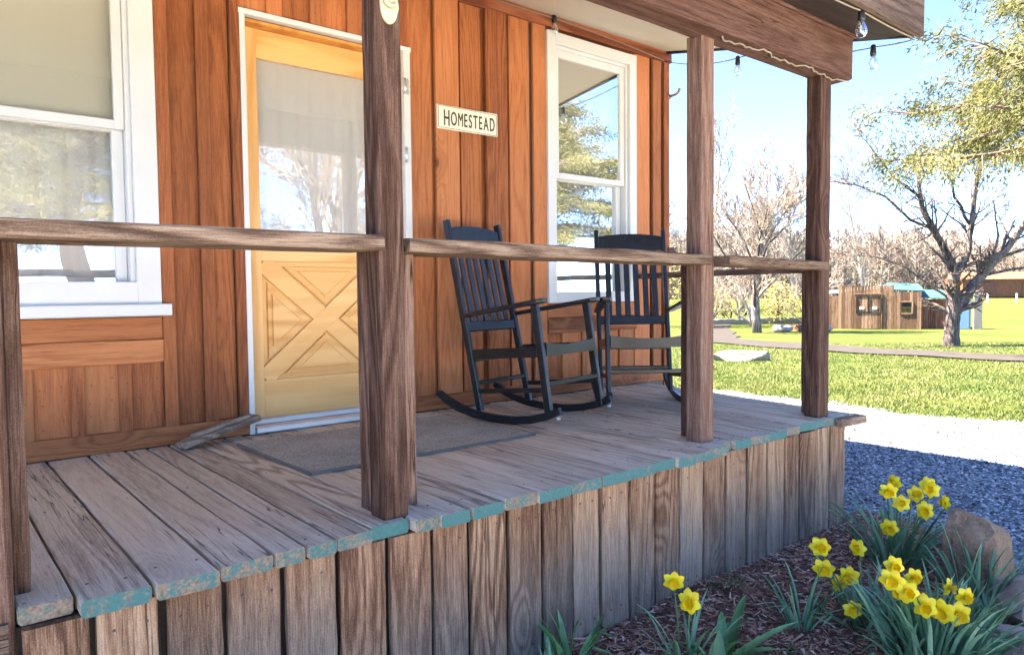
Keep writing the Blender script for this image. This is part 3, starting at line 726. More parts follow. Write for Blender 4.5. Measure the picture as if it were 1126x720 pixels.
m.build('lettering', M['signblack'], sg)
# bracket on the post
bo = thing('bottle_opener', 'cream metal wall bottle opener screwed to the front post', 'bottle opener', (1.195, 2.027, 2.27))
m = MB(); prof = []
for k in range(24):
    a = 2*PI*k/24; prof.append((1.195+.034*math.sin(a)*(1.0 if math.cos(a) > 0 else .92), 2.275+.055*math.cos(a)))
m.prism([(p[0], 2.0285, p[1]) for p in prof], None, (0,-.006,0)); m.build('plate', M['creammetal'], bo)
m = MB(); m.lathe([(.026, 0), (.024, .012), (.017, .014), (.016, .004), (.001, .003)], 18, (1.196, 2.023, 2.292), (0,-1,.15)); m.build('hood', M['creammetal'], bo)
for (a, b) in ((1.176, 2.252), (1.196, 2.238), (1.216, 2.252)):
    m = MB(); m.lathe([(.0045, 0), (.004, .002), (.001, .0028)], 10, (a, 2.0225, b), (0,-1,0)); m.build('screw', M['alu'], bo)
# hook at the wall corner
hk = MB(); hk.tube([(4.79, 3.77, 2.94), (4.79, 3.70, 2.945), (4.79, 3.67, 2.96), (4.79, 3.66, 2.985)], .011, 8); hk.lathe([(.022,0), (.02,.01), (.004,.012)], 12, (4.79, 3.768, 2.94), (0,-1,0))
hk.build('wall_hook', M['pinkmetal'], None, (4.79, 3.75, 2.94), label='rusty little hook screwed into the corner board under the eave', cat='hook')
hk = MB(); hk.lathe([(.03,0), (.034,.02), (.02,.05), (.026,.07), (.004,.08)], 12, (4.80, 3.765, 1.70), (0,-1,.2))
hk.build('wall_fitting', M['pinkmetal'], None, (4.80, 3.75, 1.70), label='round dull metal fitting low on the wall corner behind the chair', cat='fitting')

# string lights
sl_ = thing('string_lights', 'string of clear globe bulbs on black sockets along the porch eaves', 'string lights', (4.2, 1.75, 2.72))
m = MB()
def sag(a, b, s, n=8): 
    a = V(a); b = V(b); return [a.lerp(b, i/n) - V((0,0,s*4*(i/n)*(1-i/n))) for i in range(n+1)]
m.tube(sag((2.2, 1.70, 2.742), (3.0, 1.70, 2.742), .012) + sag((3.05, 1.70, 2.742), (3.646, 1.70, 2.738), .012)[1:] + sag((3.66, 1.70, 2.738), (4.235, 1.70, 2.735), .006)[1:], .0045, 6)
m.tube(sag((4.262, 1.70, 2.728), (4.285, 1.90, 2.748), .004) + sag((4.29, 1.93, 2.745), (4.47, 2.85, 2.975), .02)[1:] + sag((4.50, 2.94, 2.985), (4.70, 3.74, 3.20), .035)[1:], .004, 6)
m.tube(sag((1.0, 3.74, 3.235), (2.2, 3.735, 3.275), .01) + sag((2.3, 3.735, 3.275), (3.50, 3.745, 3.262), .006)[1:] + sag((3.52, 3.745, 3.262), (4.70, 3.74, 3.20), -.01)[1:], .004, 6)
pts = []
for i in range(42):
    t = i/41; pts.append(V((2.96+1.19*t, 2.022+.010*math.sin(i*.9)+.014*math.sin(i*.41), 2.553+.005*math.cos(i*2.3))))
m.tube(pts, .0045, 6)
m.build('cord', M['cord'], sl_)
def bulb(p):
    p = V(p)
    s_ = MB(); s_.lathe([(.007,.03), (.014,.025), (.016,0), (.018,-.022), (.016,-.032)], 14, p); so = s_.build('socket', M['black'], sl_)
    b = MB(); b.lathe([(.012,-.030), (.017,-.045), (.026,-.068), (.0285,-.082), (.026,-.097), (.017,-.110), (.002,-.115)], 18, p)
    bo_ = b.build('bulb', M['bulb'], so)
    f_ = MB(); f_.tube([p+V((-.006,0,-.04)), p+V((-.009,0,-.085)), p+V((.009,0,-.085)), p+V((.006,0,-.04))], .0012, 5); f_.build('filament', M['creammetal'], so)
bulb((3.65, 1.70, 2.722)); bulb((4.292, 1.93, 2.738)); bulb((4.49, 2.94, 2.968)); bulb((3.505, 3.735, 3.262)); bulb((2.3, 1.70, 2.722)); bulb((2.25, 3.735, 3.262))

# ------------------------------------------------------------------ rocking chairs
def make_chair(label):
    r = thing('rocking_chair', label, 'rocking chair', (0,0,0), 'black rocking chairs on the porch')
    r['_b'] = [0,0,0]
    c = M['chair']
    WB, WF = .235, .258
    bp0, bp1 = V((-.222, 0, .05)), V((-.466, 0, 1.146))
    def back(z): t = (z-.05)/(1.146-.05); return bp0.lerp(bp1, t).x
    for s in (-1, 1):
        m = MB(); pts = [(-.515,.112), (-.46,.078), (-.36,.038), (-.24,.012), (-.10,.0), (.04,.002), (.16,.018), (.26,.045), (.345,.082)]
        P = [V((x, s*.262, z+.022)) for x, z in pts]
        vs = []; fs = []
        for i, p in enumerate(P):
            d = (P[min(i+1, len(P)-1)]-P[max(i-1, 0)]).normalized(); nn = V((-d.z, 0, d.x))
            h = .021 if 0 < i < len(P)-1 else .017
            for (a, b) in ((-.014,-h), (.014,-h), (.014,h), (-.014,h)): vs.append(p + V((0,a,0)) + nn*b)
        for i in range(len(P)-1):
            for k in range(4): fs.append((i*4+k, i*4+(k+1)%4, (i+1)*4+(k+1)%4, (i+1)*4+k))
        fs += [(3,2,1,0), tuple(range(len(vs)-4, len(vs)))]
        m.add(vs, fs); ro = m.build('rocker', c, r)
        f = MB(); f.lathe([(.010,0), (.013,.006), (.011,.014), (.002,.016)], 10, (.332, s*.262, .070), (0,0,-1)); f.build('rubber_foot', M['rubber'], ro)
        m = MB(); m.bar((bp0.x, s*WB, .050), (bp1.x, s*WB, bp1.z), .028, .043, (1,0,.2), 2, 0, .005); m.build('leg', c, r)
        m = MB(); m.bar((.274, s*WF, .062), (.182, s*WF, .655), .028, .046, (1,0,.2), 1, 0, .005); m.build('leg', c, r)
        # armrest with a wide rounded front
        m = MB(); y0 = s*(WB+.012)
        out = [(-.335, y0-.020), (-.335, y0+.020), (-.10, y0+s*.012+.026), (.12, y0+s*.022+.038), (.225, y0+s*.022+.040), (.255, y0+s*.022+.024), (.258, y0+s*.022-.022), (.225, y0+s*.022-.040), (.12, y0+s*.022-.038), (-.10, y0+s*.012-.026)]
        k = len(out); vs = []
        for dz in (0, .004, .020, .024):
            ins = .94 if dz in (0, .024) else 1.
            cx = sum(q[0] for q in out)/k; cyy = sum(q[1] for q in out)/k
            vs += [V((cx+(a-cx)*(1-(1-ins)*.3), cyy+(b-cyy)*ins, .578 + (a+.335)*.150 + dz)) for a, b in out]
        fs = [tuple(range(k-1,-1,-1)), tuple(range(3*k, 4*k))] + [(l*k+i, l*k+(i+1)%k, (l+1)*k+(i+1)%k, (l+1)*k+i) for l in range(3) for i in range(k)]
        m.add(vs, fs); m.build('armrest', c, r)
        m = MB(); m.bar((-.262, s*WB, .372), (.225, s*WF, .405), .022, .055, (0,0,1), 1, 0, .004); m.build('side_rail', c, r)
        m = MB(); m.bar((-.250, s*WB, .160), (.252, s*WF, .205), .020, .026, (0,0,1), 1, 0, .004); m.build('stretcher', c, r)
    # crest rail with a gentle arch
    m = MB(); n = 12; top = []; 
    for i in range(n+1):
        y = -WB+.016 + (2*WB-.032)*i/n; q = 1-(2*i/n-1)**2; top.append((y, 1.105+.018*q))
    vs = []
    for (dx) in (-.011, .011):
        for y, z in top: vs.append(V((back(z)+dx-.010*(1-(y/WB)**2), y, z)))
        for y, z in top: vs.append(V((back(1.0)+dx-.010*(1-(y/WB)**2), y, 1.005)))
    L = n+1
    fs = []
    for i in range(n):
        fs += [(i, i+1, L+i+1, L+i), (2*L+i+1, 2*L+i, 3*L+i, 3*L+i+1), (i+1, i, 2*L+i, 2*L+i+1), (L+i, L+i+1, 3*L+i+1, 3*L+i)]
    fs += [(0, L, 3*L, 2*L), (n, 2*L+n, 3*L+n, L+n)]
    m.add(vs, fs); m.build('crest_rail', c, r)
    m = MB(); m.bar((back(.525), -WB, .525), (back(.525), WB, .525), .024, .058, (-.22,0,1), 1, 0, .004); m.build('lower_rail', c, r)
    for i in range(6):
        y = -.160+.320*i/5
        m = MB(); m.bar((back(.545)-.002, y, .545), (back(1.01)-.008, y, 1.012), .038, .013, (1,0,.2), 3, 0, .003); m.build('back_slat', c, r)
    # front apron with a dished top edge, dished slatted seat
    m = MB(); n = 12; vs = []
    for dx in (-.011, .011):
        for i in range(n+1):
            y = -WF+.016+(2*WF-.032)*i/n; vs.append(V((.236+dx, y, .452-.022*(1-(y/WF)**2))))
        for i in range(n+1):
            y = -WF+.016+(2*WF-.032)*i/n; vs.append(V((.236+dx, y, .382)))
    L = n+1; fs = []
    for i in range(n):
        fs += [(i, i+1, L+i+1, L+i), (2*L+i+1, 2*L+i, 3*L+i, 3*L+i+1), (i+1, i, 2*L+i, 2*L+i+1), (L+i, L+i+1, 3*L+i+1, 3*L+i)]
    fs += [(0, L, 3*L, 2*L), (n, 2*L+n, 3*L+n, L+n)]
    m.add(vs, fs); m.build('apron', c, r)
    m = MB()
    for k in range(9):
        t = k/8; x = .225-.475*t; z = .440-.068*t - .022*math.sin(PI*t)
        W = WF-.012-(WF-WB)*t
        vs = []; n = 10
        for i in range(n+1):
            y = -W+2*W*i/n; dz = -.020*(1-(y/W)**2)
            for (a, b) in ((-.021,0), (.021,.006), (.021,.016), (-.021,.011)): vs.append(V((x+a, y, z+b+dz)))
        fs = [(i*4+q, i*4+(q+1)%4, (i+1)*4+(q+1)%4, (i+1)*4+q) for i in range(n) for q in range(4)] + [(3,2,1,0), tuple(range(n*4, n*4+4))]
        m.add(vs, fs)
    m.build('seat', c, r)
    m = MB(); m.bar((-.262, -WB, .355), (-.262, WB, .355), .022, .05, (0,0,1), 1, 0, .004); m.build('back_apron', c, r)
    for (x, z, w) in ((.256, .235, WF), (-.250, .205, WB)):
        m = MB(); m.bar((x, -w, z), (x, w, z), .018, .026, (0,0,1), 1, 0, .004); m.build('stretcher', c, r)
    return r
ch1 = make_chair('black slat-back rocking chair with its rockers partly on the grey mat')
ch2 = copy_tree(ch1, None, 'black slat-back rocking chair in the porch corner partly hidden by a post')
ch1.location = (2.784, 3.145, .661); ch1.rotation_euler = (0, 0, -1.349)
ch2.location = (3.639, 3.074, .661); ch2.rotation_euler = (0, 0, -2.246)

# ------------------------------------------------------------------ daffodils
def petal_mesh():
    m = MB()
    for k in range(6):
        a = k*PI/3; off = -.002 if k % 2 else .0; L = .038; vs = []
        prof = [(.006, .004, 0), (.014, .0115, .002), (.023, .0145, .002), (.031, .0105, -.001), (.0385, .001, -.004)]
        for (x, w, z) in prof:
            for q in (-1, 0, 1):
                p = V((x, w*q, z + off - .0025*abs(q)*0 + (.0022 if q == 0 else 0)))
                vs.append(V((p.x*math.cos(a)-p.y*math.sin(a), p.x*math.sin(a)+p.y*math.cos(a), p.z)))
        fs = [(i*3+j, i*3+j+1, (i+1)*3+j+1, (i+1)*3+j) for i in range(4) for j in range(2)]
        m.add(vs, fs, 0, (RG.random(), 0, 0), True)
    m.lathe([(.003,-.022), (.0065,-.016), (.006,-.006), (.004,0)], 8, (0,0,0), None, 0, (.3,0,0))
    return m
def corona_mesh():
    m = MB(); n = 18; prof = [(.007,-.001), (.0095,.008), (.0115,.017), (.0165,.0245), (.0155,.0235), (.0105,.016), (.0085,.007), (.002,.002)]
    vs = []; fs = []
    for i, (r, z) in enumerate(prof):
        for k in range(n):
            a = 2*PI*k/n; rr = r*(1+(.10*math.sin(a*6) if i in (3, 4) else 0)); vs.append(V((rr*math.cos(a), rr*math.sin(a), z+(.0012*math.sin(a*6) if i in (3,4) else 0))))
    fs = [(i*n+k, i*n+(k+1)%n, (i+1)*n+(k+1)%n, (i+1)*n+k) for i in range(len(prof)-1) for k in range(n)]
    m.add(vs, fs, 0, (.5,0,0), True); return m
FL = petal_mesh().build('flower', M['petal'], None); CR = corona_mesh().build('corona', M['corona'], None)
flme, crme = FL.data, CR.data
bpy.data.objects.remove(FL); bpy.data.objects.remove(CR)
CAM = V((0, 0, EYE))
def leaf(m, b, az, L, lean, w, rg, bend=.6, kink=False, r=None):
    d0 = V((math.cos(az)*math.sin(lean), math.sin(az)*math.sin(lean), math.cos(lean)))
    h = V((math.cos(az), math.sin(az), 0)); s_ = V((-math.sin(az+rg.uniform(-.8,.8)), math.cos(az+rg.uniform(-.8,.8)), 0)).normalized()
    n = 7; vs = []; p = V(b); d = d0.copy(); kk = rg.randint(3, 5)
    for i in range(n+1):
        t = i/n; ww = w*(.75+.5*t-1.2*max(0, t-.72)/.28*.95*1.0) if t < 1 else w*.08
        ww = w*(1. if t < .7 else max(.08, 1-((t-.7)/.3)**1.8)); ww *= .8+.2*math.sin(PI*min(1, t*1.4))
        fold = d.cross(s_).normalized()*ww*.25
        vs += [p - s_*ww*.5 + fold, p, p + s_*ww*.5 + fold]
        step = L/n
        if kink and i == kk: d = (d*.25 + h*.9 - V((0,0,.35))).normalized()
        d = (d + (h*.55 - V((0,0,.45)))*(bend*t*.42)).normalized()
        p = p + d*step
    fs = [(i*3+j, i*3+j+1, (i+1)*3+j+1, (i+1)*3+j) for i in range(n) for j in range(2)]
    k = len(vs); off = d0.cross(s_).normalized()*-.0012
    m.add(vs + [v+off for v in vs], fs + [tuple(q+k for q in reversed(f)) for f in fs], 0, (rg.random() if r is None else r, 0, 0), True)
def clump(label, cat, base, spread, nleaf, L, w, flowers, seed, name='daffodil_plant', leanmax=.55, mat='daffleaf', bend=.6, group=None, kinks=.12, dirbias=None):
    rg = random.Random(seed); z = mz(*base)
    t = thing(name, label, cat, (base[0], base[1], z-.01), group)
    m = MB()
    for i in range(nleaf):
        r = math.sqrt(rg.random())*spread; a = rg.uniform(0, 2*PI)
        if dirbias is not None and rg.random() < .5: a = rg.gauss(dirbias, .7)
        b = (base[0]+r*math.cos(a), base[1]+r*math.sin(a), z-.015)
        leaf(m, b, a+rg.gauss(0, .5), L*rg.uniform(.6, 1.12), (.08+leanmax*(r/spread)*rg.uniform(.4, 1.2)), w*rg.uniform(.7, 1.25), rg, bend*rg.uniform(.3, 1.3), rg.random() < kinks)
    m.build('leaves', M[mat], t)
    for (fx, fy, fz, dep, sx) in flowers:
        p = CAM + (V((fx, fy, fz))-CAM)*dep
        fac = (CAM-p); fac = V((fac.x, fac.y, 0)).normalized()
        az = math.atan2(fac.y, fac.x) + sx
        el = rg.uniform(-.15, .25)
        dirv = V((math.cos(az)*math.cos(el), math.sin(az)*math.cos(el), math.sin(el)))
        q = V((0,0,1)).rotation_difference(dirv).to_matrix() @ Matrix.Rotation(rg.uniform(0, 1.05), 3, 'Z')
        f = bpy.data.objects.new('flower', flme); COL.objects.link(f); f.parent = t
        s = rg.uniform(.98, 1.22)
        f.location = p - V(t.location); f.rotation_euler = q.to_euler(); f.scale = (s*rg.uniform(.88, 1.1), s*rg.uniform(.88, 1.1), s*rg.uniform(.85, 1.15))
        c = bpy.data.objects.new('corona', crme); COL.objects.link(c); c.parent = f
        neck = p - dirv*.022*s
        st = MB(); b = V((base[0]+(p.x-base[0])*.25+rg.uniform(-.3,.3)*spread, base[1]+(p.y-base[1])*.25+rg.uniform(-.3,.3)*spread, z-.01))
        top = neck - dirv*.008 + V((0,0,.002)); mid = b.lerp(top, .55) + V((0,0,.02))
        st.tube([b, b.lerp(mid, .5), mid, mid.lerp(top, .6), top - dirv*.012 + V((0,0,.001)), neck], [.0038, .0036, .0034, .003, .0028, .0034], 7, 0, (rg.random(), 0, 0))
        st.build('stem', M['stem'], t)
    return t
DG = 'daffodil plants in the mulch bed'
clump('tall daffodil clump with a bouquet of blooms nearest the gravel', 'daffodils', (3.70, 1.53), .10, 60, .36, .016,
      [(3.679,1.553,.39,.97,.2), (3.704,1.535,.434,1.03,-.8), (3.725,1.512,.331,.97,.1), (3.781,1.467,.375,1.02,.5), (3.84,1.419,.396,.99,-.3), (3.83,1.43,.415,1.02,.3), (3.813,1.436,.294,.97,.0), (3.89,1.375,.333,1.0,-.9), (3.675,1.545,.211,.955,.1)], 31, leanmax=.8, group=DG)
clump('widest daffodil clump with blooms bunched over dense upright leaves', 'daffodils', (2.84, 1.03), .14, 170, .34, .014,
      [(2.693,1.114,.389,1.0,.3), (2.686,1.117,.337,.97,.0), (2.727,1.08,.297,.97,.2), (2.71,1.09,.30,.985,-.4), (2.747,1.067,.349,1.03,.5), (2.773,1.039,.244,.97,.1), (2.82,.999,.224,.97,-.2), (2.862,.963,.214,.97,.4), (2.84,.987,.312,1.03,1.2), (2.884,.949,.276,1.0,.6)], 32, leanmax=.62, group=DG)
clump('daffodil clump with six loose blooms between the skirt boards and the widest clump', 'daffodils', (2.95, 1.33), .09, 46, .31, .014,
      [(2.846,1.468,.329,1.0,.2), (2.964,1.37,.324,1.03,-.3), (2.854,1.456,.24,.98,.1), (2.933,1.388,.209,.96,-.2), (2.898,1.416,.18,1.0,.9), (2.94,1.375,.071,.93,.2)], 33, leanmax=.75, group=DG, kinks=.3)
clump('small daffodil clump with only two blooms against the skirt boards', 'daffodils', (2.12, 1.58), .055, 22, .27, .013, [(2.081,1.615,.343,1.0,.1), (2.121,1.577,.271,.98,-.1)], 34, leanmax=.7, group=DG, kinks=.3)
clump('bloomless plant of narrow blue-green leaves rising from the mulch left of the six blooms', 'plant', (2.74, 1.49), .04, 22, .30, .012, [], 35, 'leafy_plant', .55)
clump('bloomless leaf clump standing against the brown boulder', 'plant', (3.52, 1.12), .10, 42, .33, .014, [], 36, 'leafy_plant', .5)
clump('low bloomless leaf clump growing between the two pale edging rocks and the boulder', 'plant', (3.30, 1.00), .05, 26, .20, .014, [], 37, 'leafy_plant', .7)
clump('broad-leaved green plant sprawling on the mulch beside the two-bloom clump', 'plant', (2.24, 1.53), .05, 13, .26, .040, [], 38, 'leafy_plant', 1.0, 'tulipleaf', .9, kinks=.1, dirbias=-.3)
clump('pointed green shoots at the foot of the skirt boards by the picture bottom', 'plant', (1.80, 1.86), .05, 16, .24, .024, [], 39, 'leafy_plant', .5, 'tulipleaf', .5)
clump('thin blue-green shoots close to the skirt boards beside the pointed green ones', 'plant', (1.66, 1.80), .06, 10, .20, .012, [], 40, 'leafy_plant', .8)
clump('single broad pale leaf cluster in front of the two-bloom clump', 'plant', (2.10, 1.44), .03, 4, .17, .055, [], 41, 'leafy_plant', .5, 'tulipleaf', .4)
clump('tiny green weed alone in the open mulch', 'weed', (2.47, 1.41), .02, 14, .06, .010, [], 42, 'weed', 1.0, 'tulipleaf', .8)
clump('wispy grass tuft at the foot of the skirt boards', 'grass tuft', (2.80, 1.88), .05, 26, .11, .003, [], 43, 'grass_tuft', 1.1, 'stem', .9)
clump('little upright shoots in the mulch in front of the widest clump', 'weed', (2.60, 1.17), .03, 9, .09, .010, [], 44, 'weed', .5)

# ------------------------------------------------------------------ rocks
def rock(name, label, c, size, mat, seed, rz=0., flat=None, cat='rock', sub=5, cutlist=None):
    import bmesh
    bmx = bmesh.new(); bmesh.ops.create_icosphere(bmx, subdivisions=sub, radius=1.)
    rg = random.Random(seed); cuts = []
    if cutlist: cuts += [(V(q[:3]).normalized(), q[3]) for q in cutlist]
    for i in range(14 if not cutlist else 5):
        d = V((rg.gauss(0,1), rg.gauss(0,1), rg.gauss(0,.8))).normalized(); cuts.append((d, rg.uniform(.5, .84)))
    if flat: cuts.append((V((0,0,1)), flat))
    vs = []
    for v in bmx.verts:
        p = v.co.copy()
        for d, k in cuts:
            e = p.dot(d)
            if e > k: p -= d*(e-k)
        p += p.normalized()*(.05*noise.noise(p*2.3+V((seed,0,0)))+.025*noise.noise(p*6+V((seed,0,0)))+.012*noise.noise(p*15))
        vs.append(V((p.x*size[0], p.y*size[1], p.z*size[2])))
    R = Matrix.Rotation(rz, 3, 'Z'); vs = [R @ v + V(c) for v in vs]
    m = MB(); m.add(vs, [tuple(q.index for q in f.verts) for f in bmx.faces], 0, (.5,.5,.5), True); bmx.free()
    return m.build(name, mat, None, (c[0], c[1], c[2]-size[2]*.6), label=label, cat=cat)
rock('rock', 'large brown boulder at the bed edge before the gravel', (3.80, 1.20, .10), (.27, .20, .36), M['rock_brown'], 5, .15, cutlist=((1,0,.12,.60), (-1,.1,.05,.62), (0,1,.1,.6), (-.1,-1,.18,.58), (.35,-.1,1,.58), (-.45,0,1,.66), (.1,-.5,1,.62)))
rock('rock', 'pale rounded edging rock nearest the picture corner in front of the boulder', (3.06, .80, .03), (.24, .16, .18), M['rock_pale'], 8, .9)
rock('rock', 'long pale edging rock between the brown boulder and the corner rock', (3.50, .95, .05), (.29, .15, .18), M['rock_pale'], 14, .75)
rock('rock', 'small dark stone at the porch corner behind the tall daffodils', (3.92, 1.80, .05), (.08, .07, .07), M['rock_brown'], 19, .2)
rock('rock', 'flat lichen-grey rock lying alone on the lawn', (14.55, 9.42, -.16), (.85, .42, .34), M['rock_grey'], 23, -1.0, .5)
rg = random.Random(6)
for k, (px, lab) in enumerate(((0, 'pale'), (1, 'reddish'), (2, 'cream'))):
    rock('rock', ('whitish boulder by the low stone wall beside the round bare tree', 'reddish flat boulder by the low stone wall beside the post', 'cream boulder between the round bare tree and the reddish boulder')[k], (35.6+k*1.1, 20.6-k*.55, -.62), (.6, .45, .28), (M['rock_pale'], M['shedred'], M['rock_pale'])[k], 60+k, rg.uniform(0, 3), .6, sub=3)

# ------------------------------------------------------------------ trees
def rnd(rg, s=1.): return V((rg.gauss(0, s), rg.gauss(0, s), rg.gauss(0, s)))
def branch(mb, p, d, L, r, lev, rg, o, tips=None):
    n = 5 if lev < 2 else 3; pts = [V(p)]; rad = [r]; d = V(d).normalized(); dirs = [d.copy()]
    for i in range(n):
        d = (d + rnd(rg, o['wig']) + V((0,0,o['up'][min(lev, len(o['up'])-1)]))).normalized()
        pts.append(pts[-1] + d*(L/n)); rad.append(max(o['rmin'], r*(1-(i+1)/n*(1-o['taper'])))); dirs.append(d.copy())
    mb.tube(pts, rad, 8 if lev == 0 else (5 if lev < 2 else 3), 0 if lev < 2 or o.get('one') else 1, (rg.random(),)*3, caps=lev < 1)
    if tips is not None and lev >= o['max']-1: tips.append((pts[-1], d.copy()))
    if lev >= o['max']: return
    k = o['n'][lev]
    for j in range(k):
        t = o['from'][lev] + (1-o['from'][lev])*(j+rg.random())/k
        i = min(n-1, int(t*n)); q = t*n-i
        b = pts[i].lerp(pts[i+1], q); ax = dirs[i]
        side = ax.orthogonal().normalized(); side.rotate(Matrix.Rotation(rg.uniform(0, 2*PI), 3, ax))
        ang = rg.uniform(*o['ang'][lev])
        cd = ax*math.cos(ang) + side*math.sin(ang)
        branch(mb, b, cd, L*o['len'][lev]*rg.uniform(.7, 1.15)*(1-.35*t), max(o['rmin'], rad[i]*o['rr'][lev]), lev+1, rg, o, tips)
def tree_from(label, name, base, H, r, o, seed, mats, cat='tree', group=None, d0=(0,0,1)):
    t = thing(name, label, cat, base, group); rg = random.Random(seed)
    a, b = MB(), MB(); both = MB()
    branch(both, V(base)-V((0,0,.15)), d0, H, r, 0, rg, o)
    # split trunk and limbs from the twigs of the crown
    for tgt, want in ((a, 0), (b, 1)):
        mp = {}
        for f, mm, p in zip(both.f, both.m, both.p):
            if mm != want: continue
            g = []
            for i in f:
                if i not in mp: mp[i] = len(tgt.v); tgt.v.append(both.v[i])
                g.append(mp[i])
            tgt.f.append(g); tgt.m.append(0); tgt.p.append(p); tgt.sm.append(True)
    a.build('trunk', mats[0], t); b.build('crown', mats[1], t)
    return t
OB = dict(wig=.10, up=[.0,.06,.10,.08], taper=.35, rmin=.013, max=4, n=[20, 9, 8, 7], len=[.72, .58, .55, .5], rr=[.42, .45, .5, .6], ang=[(.45,1.0), (.3,.7), (.3,.7), (.3,.8)])
OB['from'] = [.16, .25, .2, .2]
t_round = tree_from('round bare tree with a dense crown of pinkish twigs between two posts', 'bare_tree', ter(33.62, 20.78), 6.3, .25, OB, 51, (M['bark'], M['twig']), group='bare trees on the lawn')

# the big forked tree on the right, limbs set where they stand
def big_tree():
    base = ter(24.71, 8.63)
    t = thing('bare_tree', 'dark-barked leafless tree forking low on the lawn before the shed', 'tree', base, 'bare trees on the lawn')
    rg = random.Random(77); tr = MB(); tw = MB()
    limbs = [([(24.71,8.63,-.55), (24.72,8.63,-.25), (24.75,8.63,.3), (24.80,8.63,.9), (24.88,8.63,1.86)], [.38, .29, .25, .235, .21]),
             ([(24.88,8.63,1.80), (24.76,8.75,2.3), (24.55,8.95,2.85), (24.42,9.1,3.2), (24.2,9.31,3.8), (24.1,9.4,4.5), (24.2,9.5,5.4)], [.17, .15, .125, .11, .09, .07, .04]),
             ([(24.86,8.63,1.82), (25.05,8.5,2.1), (25.22,8.40,2.5), (25.32,8.36,3.25), (25.45,8.3,4.3), (25.6,8.1,5.5)], [.16, .145, .13, .11, .08, .04]),
             ([(24.77,8.60,.62), (24.95,8.49,.95), (25.25,8.28,1.38), (25.55,8.07,1.85), (26.05,7.68,2.5), (26.6,7.3,3.35), (27.2,6.9,4.3), (27.6,6.7,5.3)], [.19, .18, .17, .16, .135, .11, .08, .045]),
             ([(24.42,9.1,3.2), (23.9,9.55,3.5), (23.3,10.05,4.2), (22.6,10.65,4.6), (21.9,11.2,4.7)], [.055, .045, .038, .028, .015]),
             ([(24.82,8.65,1.05), (24.4,9.0,1.35), (23.7,9.55,2.0), (23.0,10.1,2.35), (22.2,10.7,2.45)], [.04, .035, .03, .022, .012]),
             ([(25.45,8.12,1.75), (26.2,7.5,1.95), (27.0,6.8,2.1), (28.0,6.1,2.4)], [.06, .05, .04, .02]),
             ([(25.9,7.8,2.3), (26.6,7.2,2.6), (27.5,6.5,2.75), (28.5,5.8,3.0)], [.06, .05, .04, .02]),
             ([(24.15,9.35,4.2), (23.5,9.9,4.8), (22.9,10.4,5.8)], [.05, .04, .02]), ([(25.3,8.37,3.3), (25.0,8.7,4.2), (24.8,8.9,5.4)], [.06, .045, .02]),
             ([(25.75,7.9,2.1), (25.9,7.8,3.0), (25.8,7.9,4.0)], [.05, .04, .02])]
    o = dict(wig=.16, up=[.04,.04,.03,.0], taper=.4, rmin=.007, max=4, n=[0, 0, 5, 4], len=[.5,.5,.55,.5], rr=[.5,.5,.5,.6], ang=[(.4,.9)]*4, one=True); o['from'] = [.2]*4
    for pts, rad in limbs:
        P = []; Rr = []
        for i in range(len(pts)-1):
            a, b = V(pts[i]), V(pts[i+1])
            for k in range(3):
                P.append(a.lerp(b, k/3) + rnd(rg, .012)); Rr.append((rad[i]+(rad[i+1]-rad[i])*k/3)*rg.uniform(.93, 1.08))
        P.append(V(pts[-1])); Rr.append(rad[-1])
        tr.tube(P, [q*.84 for q in Rr], 10)
        for i in range(4 if rad[0] < .1 else 7, len(P)):
            for q in range(2 if rad[0] > .1 else 3):
                d = ((P[i]-P[i-1]).normalized()*.7 + rnd(rg, .6) + V((0,0,.25))).normalized()
                branch(tw, P[i], d, rg.uniform(.6, 1.4), max(.008, Rr[i]*.35), 2, rg, o)
    tr.build('trunk', M['bark'], t); tw.build('crown', M['twigb'], t)
big_tree()

